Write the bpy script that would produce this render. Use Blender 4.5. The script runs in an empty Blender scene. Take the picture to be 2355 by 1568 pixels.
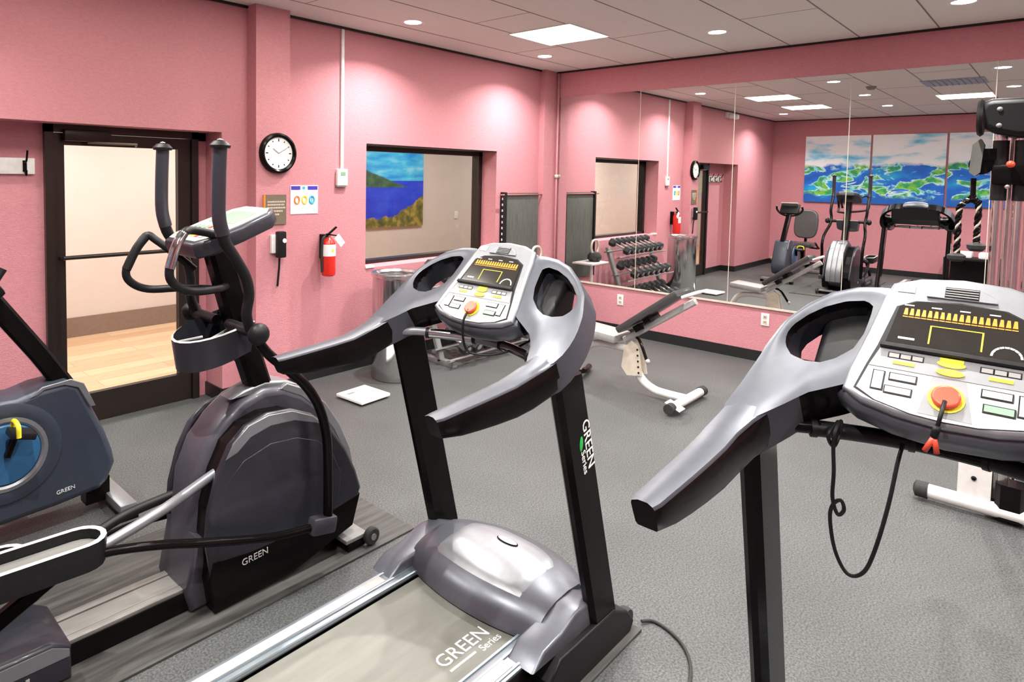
import bpy, bmesh, math, random
from mathutils import Vector, Matrix
random.seed(7)
PI = math.pi
SC = bpy.context.scene
COL = SC.collection

# ------------------------------------------------------------------ materials
def nodes_of(m):
    m.use_nodes = True
    nt = m.node_tree
    nt.nodes.clear()
    out = nt.nodes.new('ShaderNodeOutputMaterial')
    return nt, out

def N(nt, t, **kw):
    n = nt.nodes.new(t)
    for k, v in kw.items():
        setattr(n, k, v)
    return n

def mat(name, col, rough=0.5, metal=0.0, var=0.06, scale=30.0, bump=0.0, bscale=200.0, coat=0.0, emit=None, estr=0.0, spec=0.5, stretch=(1, 1, 1)):
    m = bpy.data.materials.new(name)
    nt, out = nodes_of(m)
    b = N(nt, 'ShaderNodeBsdfPrincipled')
    tc = N(nt, 'ShaderNodeTexCoord')
    mp = N(nt, 'ShaderNodeMapping')
    mp.inputs['Scale'].default_value = stretch
    nt.links.new(tc.outputs['Object'], mp.inputs['Vector'])
    nz = N(nt, 'ShaderNodeTexNoise')
    nz.inputs['Scale'].default_value = scale
    nz.inputs['Detail'].default_value = 4
    nt.links.new(mp.outputs[0], nz.inputs['Vector'])
    cr = N(nt, 'ShaderNodeValToRGB')
    cr.color_ramp.elements[0].position = 0.3
    cr.color_ramp.elements[1].position = 0.7
    lo = [max(0, c * (1 - var)) for c in col[:3]] + [1]
    hi = [min(1, c * (1 + var)) for c in col[:3]] + [1]
    cr.color_ramp.elements[0].color = lo
    cr.color_ramp.elements[1].color = hi
    nt.links.new(nz.outputs['Fac'], cr.inputs[0])
    nt.links.new(cr.outputs[0], b.inputs['Base Color'])
    b.inputs['Roughness'].default_value = rough
    b.inputs['Metallic'].default_value = metal
    b.inputs['Specular IOR Level'].default_value = spec
    b.inputs['Coat Weight'].default_value = coat
    if coat:
        b.inputs['Coat Roughness'].default_value = 0.08
    if emit:
        b.inputs['Emission Color'].default_value = (*emit, 1)
        b.inputs['Emission Strength'].default_value = estr
    if bump:
        n2 = N(nt, 'ShaderNodeTexNoise')
        n2.inputs['Scale'].default_value = bscale
        n2.inputs['Detail'].default_value = 3
        nt.links.new(mp.outputs[0], n2.inputs['Vector'])
        bp = N(nt, 'ShaderNodeBump')
        bp.inputs['Strength'].default_value = bump
        bp.inputs['Distance'].default_value = 0.01
        nt.links.new(n2.outputs['Fac'], bp.inputs['Height'])
        nt.links.new(bp.outputs[0], b.inputs['Normal'])
    nt.links.new(b.outputs[0], out.inputs[0])
    return m

def srgb(r, g, b):
    f = lambda c: (c / 255 / 12.92) if c / 255 <= 0.04045 else (((c / 255) + 0.055) / 1.055) ** 2.4
    return (f(r), f(g), f(b))

M = {}
M['wall'] = mat('pink_wallcovering', srgb(199, 134, 142), 0.78, 0, 0.06, 34, 0.5, 110, stretch=(1, 1, 2.2))
M['ceil'] = mat('ceiling_tile_paint', srgb(222, 222, 214), 0.85, 0, 0.02, 60, 0.15, 300)
M['grid'] = mat('ceiling_grid_metal', srgb(120, 108, 104), 0.6)
M['trimblack'] = mat('black_vinyl_base', (0.012, 0.012, 0.013), 0.35)
M['bronze'] = mat('dark_bronze_aluminium', (0.028, 0.021, 0.018), 0.3, 0.5, 0.1)
M['corwall'] = mat('corridor_wall_paint', srgb(212, 202, 194), 0.8, 0, 0.02, 5)
M['corbase'] = mat('corridor_base_vinyl', srgb(132, 112, 98), 0.6)
M['white'] = mat('white_plastic', (0.82, 0.82, 0.8), 0.4)
M['whitepaint'] = mat('white_painted_steel', (0.72, 0.71, 0.69), 0.3, 0.0, 0.04)
M['black'] = mat('black_gloss_paint', (0.005, 0.004, 0.004), 0.2, 0, 0.1, spec=0.12)
M['blackmat'] = mat('black_matte_plastic', (0.009, 0.009, 0.010), 0.42, 0, 0.15, 80, 0.08, 600, spec=0.25)
M['matgrey'] = mat('worn_rubber_mat', (0.046, 0.044, 0.041), 0.6, 0, 0.5, 6, 0.1, 300, stretch=(0.5, 7, 1))
M['dustybar'] = mat('dusty_red_rod', (0.35, 0.1, 0.09), 0.5)
M['rubber'] = mat('black_rubber', (0.022, 0.022, 0.022), 0.75, 0, 0.2, 60, 0.2, 400)
M['wingpaint'] = mat('dark_pewter_paint', (0.075, 0.08, 0.097), 0.36, 0.3, 0.06, 40)
M['gun'] = mat('gunmetal_paint', (0.125, 0.132, 0.155), 0.33, 0.45, 0.05, 40)
M['silver'] = mat('silver_paint', (0.27, 0.28, 0.3), 0.34, 0.55, 0.04, 40)
M['chrome'] = mat('chromed_steel', (0.72, 0.71, 0.7), 0.24, 1.0, 0.03)
M['brushed'] = mat('brushed_steel', (0.6, 0.6, 0.6), 0.14, 1.0, 0.06, 12, 0.03, 60, stretch=(14, 14, 0.3))
M['alu'] = mat('anodised_aluminium', (0.33, 0.38, 0.42), 0.3, 0.8, 0.05, 12, stretch=(0.3, 14, 14))
M['slate'] = mat('slate_purple_plastic', (0.062, 0.06, 0.076), 0.38, 0.15, 0.08, 50, coat=0.15)
M['slatedk'] = mat('dark_slate_plastic', (0.024, 0.025, 0.034), 0.36, 0.1, 0.08, 50, coat=0.2)
M['navy'] = mat('navy_slate_plastic', (0.036, 0.046, 0.068), 0.4, 0.1, 0.06, 40, coat=0.1)
M['blue'] = mat('blue_plastic', (0.03, 0.12, 0.26), 0.35)
M['belt'] = mat('running_belt_rubber', srgb(117, 117, 110), 0.6, 0, 0.12, 7, 0.3, 500, stretch=(0.5, 3, 1))
M['grey'] = mat('grey_plastic', (0.2, 0.2, 0.2), 0.5)
M['greylt'] = mat('light_grey_plastic', (0.42, 0.42, 0.41), 0.45)
M['keypad'] = mat('keypad_white_film', (0.66, 0.67, 0.66), 0.35)
M['keygrey'] = mat('keypad_grey_film', (0.25, 0.26, 0.27), 0.35)
M['yellow'] = mat('yellow_print', (0.75, 0.68, 0.03), 0.4)
M['red'] = mat('red_enamel', (0.62, 0.02, 0.012), 0.25, 0, 0.05, coat=0.4)
M['orangered'] = mat('red_stop_button', (0.75, 0.08, 0.04), 0.3)
M['green'] = mat('green_print', (0.02, 0.45, 0.08), 0.4)
M['greenkey'] = mat('green_key', (0.2, 0.36, 0.22), 0.4)
M['screen'] = mat('dark_display_glass', (0.02, 0.018, 0.016), 0.15, 0, 0.1, coat=0.5)
M['led'] = mat('amber_led', (0.5, 0.2, 0.01), 0.4, emit=(1.0, 0.3, 0.0), estr=0.45)
M['ledy'] = mat('yellow_led', (0.5, 0.4, 0.01), 0.4, emit=(0.8, 0.75, 0.05), estr=0.6)
M['printwhite'] = mat('white_print', (0.8, 0.8, 0.78), 0.5)
M['vinyl'] = mat('grey_vinyl_pad', (0.05, 0.05, 0.05), 0.3, 0, 0.1, 30, 0.05, 300, coat=0.3)
M['vinylsheen'] = mat('sheen_paled_vinyl_pad', (0.3, 0.3, 0.29), 0.35, 0, 0.08, 30, coat=0.2)  # seat vinyl made paler: the ceiling's reflection is put into its colour
M['trackgrey'] = mat('grooved_grey_track', (0.24, 0.235, 0.22), 0.4, 0.3, 0.1, 12, stretch=(.4, 10, 1))
M['foam'] = mat('dark_foam_mat', (0.085, 0.088, 0.078), 0.6, 0, 0.2, 14, 0.1, 300, stretch=(4, 1, .5))
M['orange'] = mat('orange_edge', (0.65, 0.22, 0.03), 0.5)
M['taupe'] = mat('taupe_sign_plate', srgb(112, 100, 84), 0.5)
M['cream'] = mat('cream_enamel', srgb(205, 196, 180), 0.4)
M['lenslight'] = mat('lit_downlight_lens', (0.9, 0.9, 0.9), 0.5, emit=(1.0, 0.97, 0.93), estr=90)
M['panellight'] = mat('lit_panel_diffuser', (0.9, 0.9, 0.85), 0.5, emit=(1.0, 0.95, 0.84), estr=27)
M['vent'] = mat('grey_blue_vent', (0.3, 0.36, 0.42), 0.5)
M['paper'] = mat('paper_white', (0.85, 0.85, 0.85), 0.7)
M['purpleprint'] = mat('purple_print', (0.05, 0.03, 0.42), 0.6)
M['orangeprint'] = mat('orange_print', (0.9, 0.25, 0.08), 0.6)
M['yellowprint'] = mat('gold_print', (0.9, 0.7, 0.05), 0.6)
M['blueprint'] = mat('cyan_print', (0.03, 0.4, 0.62), 0.6)

def floor_material():
    m = bpy.data.materials.new('speckled_rubber_floor')
    nt, out = nodes_of(m)
    b = N(nt, 'ShaderNodeBsdfPrincipled')
    tc = N(nt, 'ShaderNodeTexCoord')
    a = N(nt, 'ShaderNodeTexNoise'); a.inputs['Scale'].default_value = 130; a.inputs['Detail'].default_value = 5
    c = N(nt, 'ShaderNodeTexNoise'); c.inputs['Scale'].default_value = 1.6; c.inputs['Detail'].default_value = 4
    nt.links.new(tc.outputs['Object'], a.inputs['Vector']); nt.links.new(tc.outputs['Object'], c.inputs['Vector'])
    r = N(nt, 'ShaderNodeValToRGB')
    r.color_ramp.elements[0].position = 0.36; r.color_ramp.elements[0].color = (*srgb(52, 54, 54), 1)
    r.color_ramp.elements[1].position = 0.66; r.color_ramp.elements[1].color = (*srgb(93, 95, 94), 1)
    nt.links.new(a.outputs['Fac'], r.inputs[0])
    r2 = N(nt, 'ShaderNodeValToRGB')
    r2.color_ramp.elements[0].position = 0.35; r2.color_ramp.elements[0].color = (0.86, 0.86, 0.87, 1)
    r2.color_ramp.elements[1].position = 0.65; r2.color_ramp.elements[1].color = (1, 1, 1, 1)
    nt.links.new(c.outputs['Fac'], r2.inputs[0])
    mx = N(nt, 'ShaderNodeMix', data_type='RGBA', blend_type='MULTIPLY'); mx.inputs[0].default_value = 1
    nt.links.new(r.outputs[0], mx.inputs[6]); nt.links.new(r2.outputs[0], mx.inputs[7])
    nt.links.new(mx.outputs[2], b.inputs['Base Color'])
    b.inputs['Roughness'].default_value = 0.55
    b.inputs['Specular IOR Level'].default_value = 0.4
    bp = N(nt, 'ShaderNodeBump'); bp.inputs['Strength'].default_value = 0.12; bp.inputs['Distance'].default_value = 0.002
    nt.links.new(a.outputs['Fac'], bp.inputs['Height']); nt.links.new(bp.outputs[0], b.inputs['Normal'])
    nt.links.new(b.outputs[0], out.inputs[0])
    return m
M['floor'] = floor_material()

def wood_material():
    m = bpy.data.materials.new('pale_plank_floor')
    nt, out = nodes_of(m)
    b = N(nt, 'ShaderNodeBsdfPrincipled')
    tc = N(nt, 'ShaderNodeTexCoord')
    br = N(nt, 'ShaderNodeTexBrick')
    br.inputs['Color1'].default_value = (*srgb(226, 192, 158), 1)
    br.inputs['Color2'].default_value = (*srgb(205, 166, 132), 1)
    br.inputs['Mortar'].default_value = (*srgb(180, 140, 108), 1)
    br.inputs['Scale'].default_value = 1
    br.inputs['Brick Width'].default_value = 1.2; br.inputs['Row Height'].default_value = 0.18
    br.inputs['Mortar Size'].default_value = 0.003
    nt.links.new(tc.outputs['Object'], br.inputs['Vector'])
    mp = N(nt, 'ShaderNodeMapping'); mp.inputs['Scale'].default_value = (1.5, 14, 1)
    nz = N(nt, 'ShaderNodeTexNoise'); nz.inputs['Scale'].default_value = 2.5; nz.inputs['Detail'].default_value = 5
    nt.links.new(tc.outputs['Object'], mp.inputs[0]); nt.links.new(mp.outputs[0], nz.inputs['Vector'])
    r = N(nt, 'ShaderNodeValToRGB')
    r.color_ramp.elements[0].color = (0.72, 0.7, 0.66, 1); r.color_ramp.elements[1].color = (1.1, 1.1, 1.1, 1)
    nt.links.new(nz.outputs['Fac'], r.inputs[0])
    mx = N(nt, 'ShaderNodeMix', data_type='RGBA', blend_type='MULTIPLY'); mx.inputs[0].default_value = 1
    nt.links.new(br.outputs['Color'], mx.inputs[6]); nt.links.new(r.outputs[0], mx.inputs[7])
    nt.links.new(mx.outputs[2], b.inputs['Base Color'])
    b.inputs['Roughness'].default_value = 0.35
    nt.links.new(b.outputs[0], out.inputs[0])
    return m
M['wood'] = wood_material()

def mirror_material():
    m = bpy.data.materials.new('silvered_mirror')
    nt, out = nodes_of(m)
    g = N(nt, 'ShaderNodeBsdfGlossy')
    g.inputs['Color'].default_value = (0.9, 0.91, 0.9, 1); g.inputs['Roughness'].default_value = 0.0
    nt.links.new(g.outputs[0], out.inputs[0])
    return m
M['mirror'] = mirror_material()

def glass_material():
    m = bpy.data.materials.new('clear_pane_glass')
    nt, out = nodes_of(m)
    t = N(nt, 'ShaderNodeBsdfTransparent'); t.inputs['Color'].default_value = (0.93, 0.95, 0.93, 1)
    g = N(nt, 'ShaderNodeBsdfGlossy'); g.inputs['Roughness'].default_value = 0.0
    f = N(nt, 'ShaderNodeFresnel'); f.inputs['IOR'].default_value = 1.45
    mx = N(nt, 'ShaderNodeMixShader')
    ge = N(nt, 'ShaderNodeNewGeometry'); iv = N(nt, 'ShaderNodeMath', operation='SUBTRACT'); iv.inputs[0].default_value = 1
    nt.links.new(ge.outputs['Backfacing'], iv.inputs[1])
    mu = N(nt, 'ShaderNodeMath', operation='MULTIPLY'); nt.links.new(f.outputs[0], mu.inputs[0]); nt.links.new(iv.outputs[0], mu.inputs[1])
    nt.links.new(mu.outputs[0], mx.inputs[0]); nt.links.new(t.outputs[0], mx.inputs[1]); nt.links.new(g.outputs[0], mx.inputs[2])
    nt.links.new(mx.outputs[0], out.inputs[0])
    return m
M['glass'] = glass_material()

def canvas_material(name, kind):
    # a printed seascape: the vertical position picks sky, sea and land bands; noise breaks the edges
    m = bpy.data.materials.new(name)
    nt, out = nodes_of(m)
    b = N(nt, 'ShaderNodeBsdfPrincipled'); b.inputs['Roughness'].default_value = 0.6
    tc = N(nt, 'ShaderNodeTexCoord')
    sp = N(nt, 'ShaderNodeSeparateXYZ'); nt.links.new(tc.outputs['Object'], sp.inputs[0])
    def noise(sc, det=4, stretch=(1, 1, 1), dist=0.0, loc=(0, 0, 0)):
        mp = N(nt, 'ShaderNodeMapping'); mp.inputs['Scale'].default_value = stretch; mp.inputs['Location'].default_value = loc
        nt.links.new(tc.outputs['Object'], mp.inputs[0])
        n = N(nt, 'ShaderNodeTexNoise'); n.inputs['Scale'].default_value = sc; n.inputs['Detail'].default_value = det
        n.inputs['Distortion'].default_value = dist
        nt.links.new(mp.outputs[0], n.inputs['Vector']); return n.outputs['Fac']
    def math_(op, a, c):
        n = N(nt, 'ShaderNodeMath', operation=op)
        for i, v in enumerate((a, c)):
            if isinstance(v, (int, float)): n.inputs[i].default_value = v
            else: nt.links.new(v, n.inputs[i])
        return n.outputs[0]
    def ramp(f, stops):
        r = N(nt, 'ShaderNodeValToRGB'); e = r.color_ramp.elements
        e[0].position, e[0].color = stops[0][0], (*srgb(*stops[0][1]), 1)
        e[1].position, e[1].color = stops[-1][0], (*srgb(*stops[-1][1]), 1)
        for p, c in stops[1:-1]:
            x = e.new(p); x.color = (*srgb(*c), 1)
        nt.links.new(f, r.inputs[0]); return r.outputs[0]
    def mix(f, a, c):
        n = N(nt, 'ShaderNodeMix', data_type='RGBA'); nt.links.new(f, n.inputs[0]); nt.links.new(a, n.inputs[6]); nt.links.new(c, n.inputs[7]); return n.outputs[2]
    def step(v, lo, hi):
        n = N(nt, 'ShaderNodeMapRange'); n.inputs[1].default_value = lo; n.inputs[2].default_value = hi
        nt.links.new(v, n.inputs[0]); return n.outputs[0]
    z = sp.outputs['Z']
    if kind == 'islands':
        sky = ramp(noise(1.6, 5, (1, 1, 3.2)), [(0.25, (60, 160, 220)), (0.36, (150, 220, 245)), (0.47, (240, 250, 255)), (0.8, (255, 255, 255))])
        sea = ramp(noise(1.8, 4, (1, 1, 2)), [(0.3, (0, 80, 175)), (0.5, (0, 105, 210)), (0.62, (0, 150, 215)), (0.8, (40, 190, 220))])
        isl = noise(2.6, 6, (1, 1, 1.9), 0.7)
        land = ramp(noise(9, 5), [(0.3, (20, 130, 110)), (0.48, (50, 165, 90)), (0.6, (130, 200, 60)), (0.75, (40, 150, 120))])
        surf = ramp(noise(6, 3), [(0.3, (120, 225, 235)), (0.7, (225, 250, 245))])
        sea = mix(step(isl, 0.49, 0.53), sea, surf)
        sea = mix(step(isl, 0.53, 0.57), sea, land)
        zz = math_('ADD', z, math_('MULTIPLY', math_('SUBTRACT', noise(3.0, 4), 0.5), 0.35))
        c = mix(step(zz, 0.1, 0.16), sea, sky)
        low = ramp(noise(2.0, 3), [(0.3, (10, 80, 170)), (0.7, (10, 100, 190))])
        c = mix(step(zz, -0.42, -0.5), c, low)
    else:
        x = sp.outputs['X']
        sky = ramp(noise(2.2, 5, (1, 1, 4)), [(0.35, (20, 140, 225)), (0.55, (70, 190, 235)), (0.75, (170, 225, 240))])
        sea = ramp(noise(2.4, 5, (1, 1, 2.5)), [(0.3, (10, 50, 190)), (0.5, (20, 62, 215)), (0.66, (40, 80, 220)), (0.8, (60, 160, 235))])
        land = ramp(noise(9, 5), [(0.3, (60, 70, 30)), (0.5, (120, 115, 45)), (0.62, (170, 150, 60)), (0.8, (90, 60, 30))])
        head = ramp(noise(12, 4), [(0.3, (25, 70, 60)), (0.7, (70, 110, 70))])
        c = mix(step(z, 0.105, 0.115), sea, sky)
        hz = math_('SUBTRACT', math_('ADD', z, math_('MULTIPLY', x, 0.32)), math_('MULTIPLY', noise(7, 3), 0.06))
        up = math_('MULTIPLY', step(math_('ADD', hz, 0), 0.06, 0.04), step(z, 0.0, 0.02))
        c = mix(up, c, head)
        lz = math_('SUBTRACT', z, math_('ADD', math_('MULTIPLY', math_('MAXIMUM', math_('ADD', x, 0.05), 0), 0.5), math_('MULTIPLY', noise(8, 4), 0.16)))
        c = mix(step(lz, -0.5, -0.52), c, land)
    nt.links.new(c, b.inputs['Base Color'])
    nt.links.new(b.outputs[0], out.inputs[0])
    return m
M['islands'] = canvas_material('island_print', 'islands')
M['coast'] = canvas_material('coast_print', 'coast')

# ------------------------------------------------------------------ mesh helpers
def V(*a): return Vector(a)

class MB:
    """collects shapes in one bmesh"""
    def __init__(s, mats): s.bm = bmesh.new(); s.mats = mats; s.mi = 0
    def m(s, i): s.mi = i; return s
    def face(s, vs, smooth=False):
        try:
            f = s.bm.faces.new(vs); f.material_index = s.mi; f.smooth = smooth; return f
        except ValueError:
            return None
    def box(s, c, d, rot=None, bev=0.0, seg=2):
        t = bmesh.new(); bmesh.ops.create_cube(t, size=1)
        for v in t.verts: v.co = Vector((v.co.x * d[0], v.co.y * d[1], v.co.z * d[2]))
        if bev: bmesh.ops.bevel(t, geom=list(t.edges), offset=bev, segments=seg, profile=0.6, affect='EDGES')
        s.merge(t, Matrix.Translation(Vector(c)) @ (rot.to_4x4() if rot else Matrix.Identity(4)), smooth=bool(bev)); return s
    def merge(s, t, mtx=None, smooth=True):
        mp = {}
        for v in t.verts: mp[v] = s.bm.verts.new((mtx @ v.co) if mtx else v.co)
        for f in t.faces: s.face([mp[v] for v in f.verts], smooth)
        t.free()
    def bb(s, x0, x1, y0, y1, z0, z1, bev=0.0):
        return s.box(((x0 + x1) / 2, (y0 + y1) / 2, (z0 + z1) / 2), (x1 - x0, y1 - y0, z1 - z0), bev=bev)
    def tube(s, pts, r, n=12, smooth_path=True, sub=5, caps=True, ry=None, up=None):
        P = [Vector(p) for p in pts]
        rr = r if isinstance(r, (list, tuple)) else [r] * len(P)
        if smooth_path and len(P) > 2:
            Q, R = [], []
            for i in range(len(P) - 1):
                p0 = P[i - 1] if i else P[0] * 2 - P[1]; p1, p2 = P[i], P[i + 1]
                p3 = P[i + 2] if i + 2 < len(P) else P[-1] * 2 - P[-2]
                for k in range(sub):
                    t = k / sub
                    Q.append(0.5 * ((2 * p1) + (p2 - p0) * t + (2 * p0 - 5 * p1 + 4 * p2 - p3) * t * t + (3 * p1 - p0 - 3 * p2 + p3) * t ** 3))
                    R.append(rr[i] * (1 - t) + rr[i + 1] * t)
            Q.append(P[-1]); R.append(rr[-1])
        else: Q, R = P, rr
        T = []
        for i in range(len(Q)):
            a = Q[max(i - 1, 0)]; b = Q[min(i + 1, len(Q) - 1)]
            T.append((b - a).normalized())
        u = Vector(up) if up else (Vector((0, 0, 1)) if abs(T[0].z) < 0.9 else Vector((1, 0, 0)))
        u = (u - T[0] * u.dot(T[0])).normalized()
        rings = []
        k = (ry / (r if not isinstance(r, (list, tuple)) else r[0])) if ry else 1
        for i, q in enumerate(Q):
            u = (u - T[i] * u.dot(T[i])).normalized(); w = T[i].cross(u)
            rings.append([s.bm.verts.new(q + u * math.cos(2 * PI * j / n) * R[i] * k + w * math.sin(2 * PI * j / n) * R[i]) for j in range(n)])
        for i in range(len(rings) - 1):
            for j in range(n):
                s.face([rings[i][j], rings[i][(j + 1) % n], rings[i + 1][(j + 1) % n], rings[i + 1][j]], True)
        if caps: s.face(rings[0][::-1]); s.face(rings[-1])
        return s
    def rect_tube(s, pts, w, h, up=(0, 0, 1), bev=0.0, sub=1):
        # rectangular section swept along straight pieces; w across, h along up
        P = [Vector(p) for p in pts]; rings = []
        for i, q in enumerate(P):
            t = (P[min(i + 1, len(P) - 1)] - P[max(i - 1, 0)]).normalized()
            u = Vector(up); u = (u - t * u.dot(t)).normalized(); x = t.cross(u)
            b = min(w, h) * 0.18
            co = [(-w / 2 + b, -h / 2), (w / 2 - b, -h / 2), (w / 2, -h / 2 + b), (w / 2, h / 2 - b), (w / 2 - b, h / 2), (-w / 2 + b, h / 2), (-w / 2, h / 2 - b), (-w / 2, -h / 2 + b)]
            rings.append([s.bm.verts.new(q + x * a + u * c) for a, c in co])
        for i in range(len(rings) - 1):
            for j in range(8):
                s.face([rings[i][j], rings[i][(j + 1) % 8], rings[i + 1][(j + 1) % 8], rings[i + 1][j]])
        s.face(rings[0][::-1]); s.face(rings[-1]); return s
    def lathe(s, prof, c=(0, 0, 0), axis='Z', n=32, smooth=True):
        c = Vector(c); rings = []
        for r, h in prof:
            ring = []
            for j in range(n):
                a = 2 * PI * j / n
                x, y = r * math.cos(a), r * math.sin(a)
                p = {'Z': (x, y, h), 'Y': (x, h, y), 'X': (h, x, y)}[axis]
                ring.append(s.bm.verts.new(c + Vector(p)))
            rings.append(ring)
        for i in range(len(rings) - 1):
            for j in range(n):
                s.face([rings[i][j], rings[i][(j + 1) % n], rings[i + 1][(j + 1) % n], rings[i + 1][j]], smooth)
        if prof[0][0] > 1e-6 and prof[-1][0] > 1e-6 and len(prof) > 2:
            for j in range(n): s.face([rings[-1][j], rings[-1][(j + 1) % n], rings[0][(j + 1) % n], rings[0][j]], smooth)
        else:
            if prof[0][0] > 1e-6: s.face(rings[0])
            if prof[-1][0] > 1e-6: s.face(rings[-1][::-1])
        return s
    def prism(s, poly, h0, h1, mapf, inset=0.0, rim=0.0, smooth=False):
        # poly (a, b) extruded from h0 to h1; mapf(a, b, h) -> point; rim rounds both edges
        cx = sum(p[0] for p in poly) / len(poly); cy = sum(p[1] for p in poly) / len(poly)
        def shrink(k):
            out = []
            n = len(poly)
            for i in range(n):
                p0 = Vector(poly[i - 1]); p1 = Vector(poly[i]); p2 = Vector(poly[(i + 1) % n])
                d1 = (p1 - p0).normalized(); d2 = (p2 - p1).normalized()
                nn = Vector((-(d1.y + d2.y), d1.x + d2.x))
                if nn.length < 1e-6: nn = Vector((-d1.y, d1.x))
                nn.normalize()
                if nn.dot(Vector((cx, cy)) - p1) < 0 and abs(k) > 0 and False: nn = -nn
                out.append((p1.x + nn.x * k * sgn, p1.y + nn.y * k * sgn))
            return out
        area = sum(poly[i - 1][0] * poly[i][1] - poly[i][0] * poly[i - 1][1] for i in range(len(poly)))
        sgn = 1 if area > 0 else -1
        if rim:
            st = []
            for k in range(4):
                a = k / 3 * PI / 2
                st.append((rim * (1 - math.sin(a)), h0 + rim * (1 - math.cos(a)) * (1 if h1 > h0 else -1)))
            st += [(x, h1 - (y - h0)) for x, y in st[::-1]]
        else: st = [(0, h0), (0, h1)]
        rings = [[s.bm.verts.new(Vector(mapf(a, b, h))) for a, b in shrink(k)] for k, h in st]
        n = len(poly)
        for i in range(len(rings) - 1):
            for j in range(n):
                s.face([rings[i][j], rings[i][(j + 1) % n], rings[i + 1][(j + 1) % n], rings[i + 1][j]], bool(rim) or smooth)
        s.face(rings[0][::-1]); s.face(rings[-1]); return s
    def ball(s, c, r, seg=16, sc=(1, 1, 1)):
        t = bmesh.new(); bmesh.ops.create_uvsphere(t, u_segments=seg, v_segments=max(8, seg // 2), radius=r)
        s.merge(t, Matrix.Translation(Vector(c)) @ Matrix.Diagonal((*sc, 1))); return s

def link(name, mb, parent=None, label=None, stuff=False, autosmooth=True):
    me = bpy.data.meshes.new(name)
    bmesh.ops.remove_doubles(mb.bm, verts=mb.bm.verts[:], dist=1e-6)
    bmesh.ops.recalc_face_normals(mb.bm, faces=mb.bm.faces[:])
    if parent is not None:
        off = Vector(parent.get('_o', (0, 0, 0)))
    else: off = Vector((0, 0, 0))
    if off.length: bmesh.ops.translate(mb.bm, verts=mb.bm.verts[:], vec=-off)
    if autosmooth:
        for e in mb.bm.edges:
            if len(e.link_faces) == 2 and e.calc_face_angle(0) > math.radians(38): e.smooth = False
    mb.bm.to_mesh(me); mb.bm.free()
    for m in mb.mats: me.materials.append(M[m])
    o = bpy.data.objects.new(name, me); COL.objects.link(o)
    if parent is not None:
        o.parent = parent
    if label: o['label'] = label
    if stuff: o['kind'] = 'stuff'
    return o

# parts are written in world coordinates; ORG keeps where each thing's origin is
def thing(name, label, cat, loc=(0, 0, 0), group=None):
    o = bpy.data.objects.new(name, None); COL.objects.link(o)
    o.empty_display_size = 0.1
    o.location = loc; o['label'] = label; o['category'] = cat; o['_o'] = tuple(loc)
    if group: o['group'] = group
    return o

def tag(o, label, cat, group=None):
    o['label'] = label; o['category'] = cat
    if group: o['group'] = group
    # give a one-mesh thing an origin of its own
    vs = [v.co for v in o.data.vertices]
    c = Vector(((min(v.x for v in vs) + max(v.x for v in vs)) / 2, (min(v.y for v in vs) + max(v.y for v in vs)) / 2, min(v.z for v in vs)))
    o.data.transform(Matrix.Translation(-c)); o.location = c
    return o

def struct(name, mb):
    o = link(name, mb); o['kind'] = 'structure'; return o

def sub(name, mb, part):
    """a sub-part: child of a part; the part's mesh origin sits at its thing's origin"""
    me_parent = part.parent
    off = Vector(me_parent.get('_o', (0, 0, 0))) if me_parent is not None else Vector(part.location)
    bmesh.ops.translate(mb.bm, verts=mb.bm.verts[:], vec=-off)
    o = link(name, mb)
    o.parent = part
    return o

def text_mb(s, size, material, mtx, depth=0.0006, align='LEFT'):
    cu = bpy.data.curves.new('lettering', 'FONT'); cu.body = s; cu.size = size; cu.extrude = depth; cu.align_x = align
    cu.resolution_u = 3
    o = bpy.data.objects.new('lettering', cu); COL.objects.link(o)
    dg = bpy.context.evaluated_depsgraph_get(); dg.update()
    me = bpy.data.meshes.new_from_object(o.evaluated_get(dg))
    mb = MB([material]); t = bmesh.new(); t.from_mesh(me)
    mb.merge(t, mtx, False)
    bpy.data.objects.remove(o); bpy.data.curves.remove(cu); bpy.data.meshes.remove(me)
    return mb

def frame_mtx(o, x, y):
    x = Vector(x).normalized(); y = Vector(y); y = (y - x * y.dot(x)).normalized(); z = x.cross(y)
    m = Matrix((x, y, z)).transposed().to_4x4(); m.translation = Vector(o); return m

# ------------------------------------------------------------------ the room
YA, XB, XC, YD, HC = 4.443, 6.434, -1.51, -2.7, 2.921
CY = 7.22            # far wall of the corridor
ALC0, ALC1, ALCH, ALCD = 0.43, 2.29, 1.985, 0.25
DX0, DX1 = 1.215, 2.215
WX0, WX1, WZ0, WZ1, WD = 3.632, 5.42, 0.872, 1.967, 0.2

struct('floor', MB(['floor']).bb(XC - .2, XB + .2, YD - .2, YA + ALCD + .06, -0.1, 0))
struct('floor_corridor', MB(['wood']).bb(-4, 11, YA + ALCD + .06, CY + .2, -0.1, 0))
struct('ceiling', MB(['ceil']).bb(XC - .2, XB + .2, YD - .2, YA + .02, HC, HC + .1))
struct('ceiling_corridor', MB(['whitepaint']).bb(-4, 11, YA + .3, CY + .2, 2.6, 2.7))
struct('wall_corridor', MB(['corwall']).bb(-4, 11, CY, CY + .1, 0, 2.6).bb(-4, -3.9, YA + .3, CY, 0, 2.6).bb(10.9, 11, YA + .3, CY, 0, 2.6))
struct('baseboard_corridor', MB(['corbase']).bb(-3.9, 10.9, CY - .015, CY, 0, .2))
w = MB(['wall'])
TH = 0.34
w.bb(XC - .2, ALC0, YA, YA + TH, 0, HC + .1)
w.bb(ALC0, ALC1, YA, YA + TH, ALCH, HC + .1)
w.bb(ALC1, WX0, YA, YA + TH, 0, HC + .1)
w.bb(WX0, WX1, YA, YA + TH, WZ1, HC + .1)
w.bb(WX0, WX1, YA, YA + TH, 0, WZ0)
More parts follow.
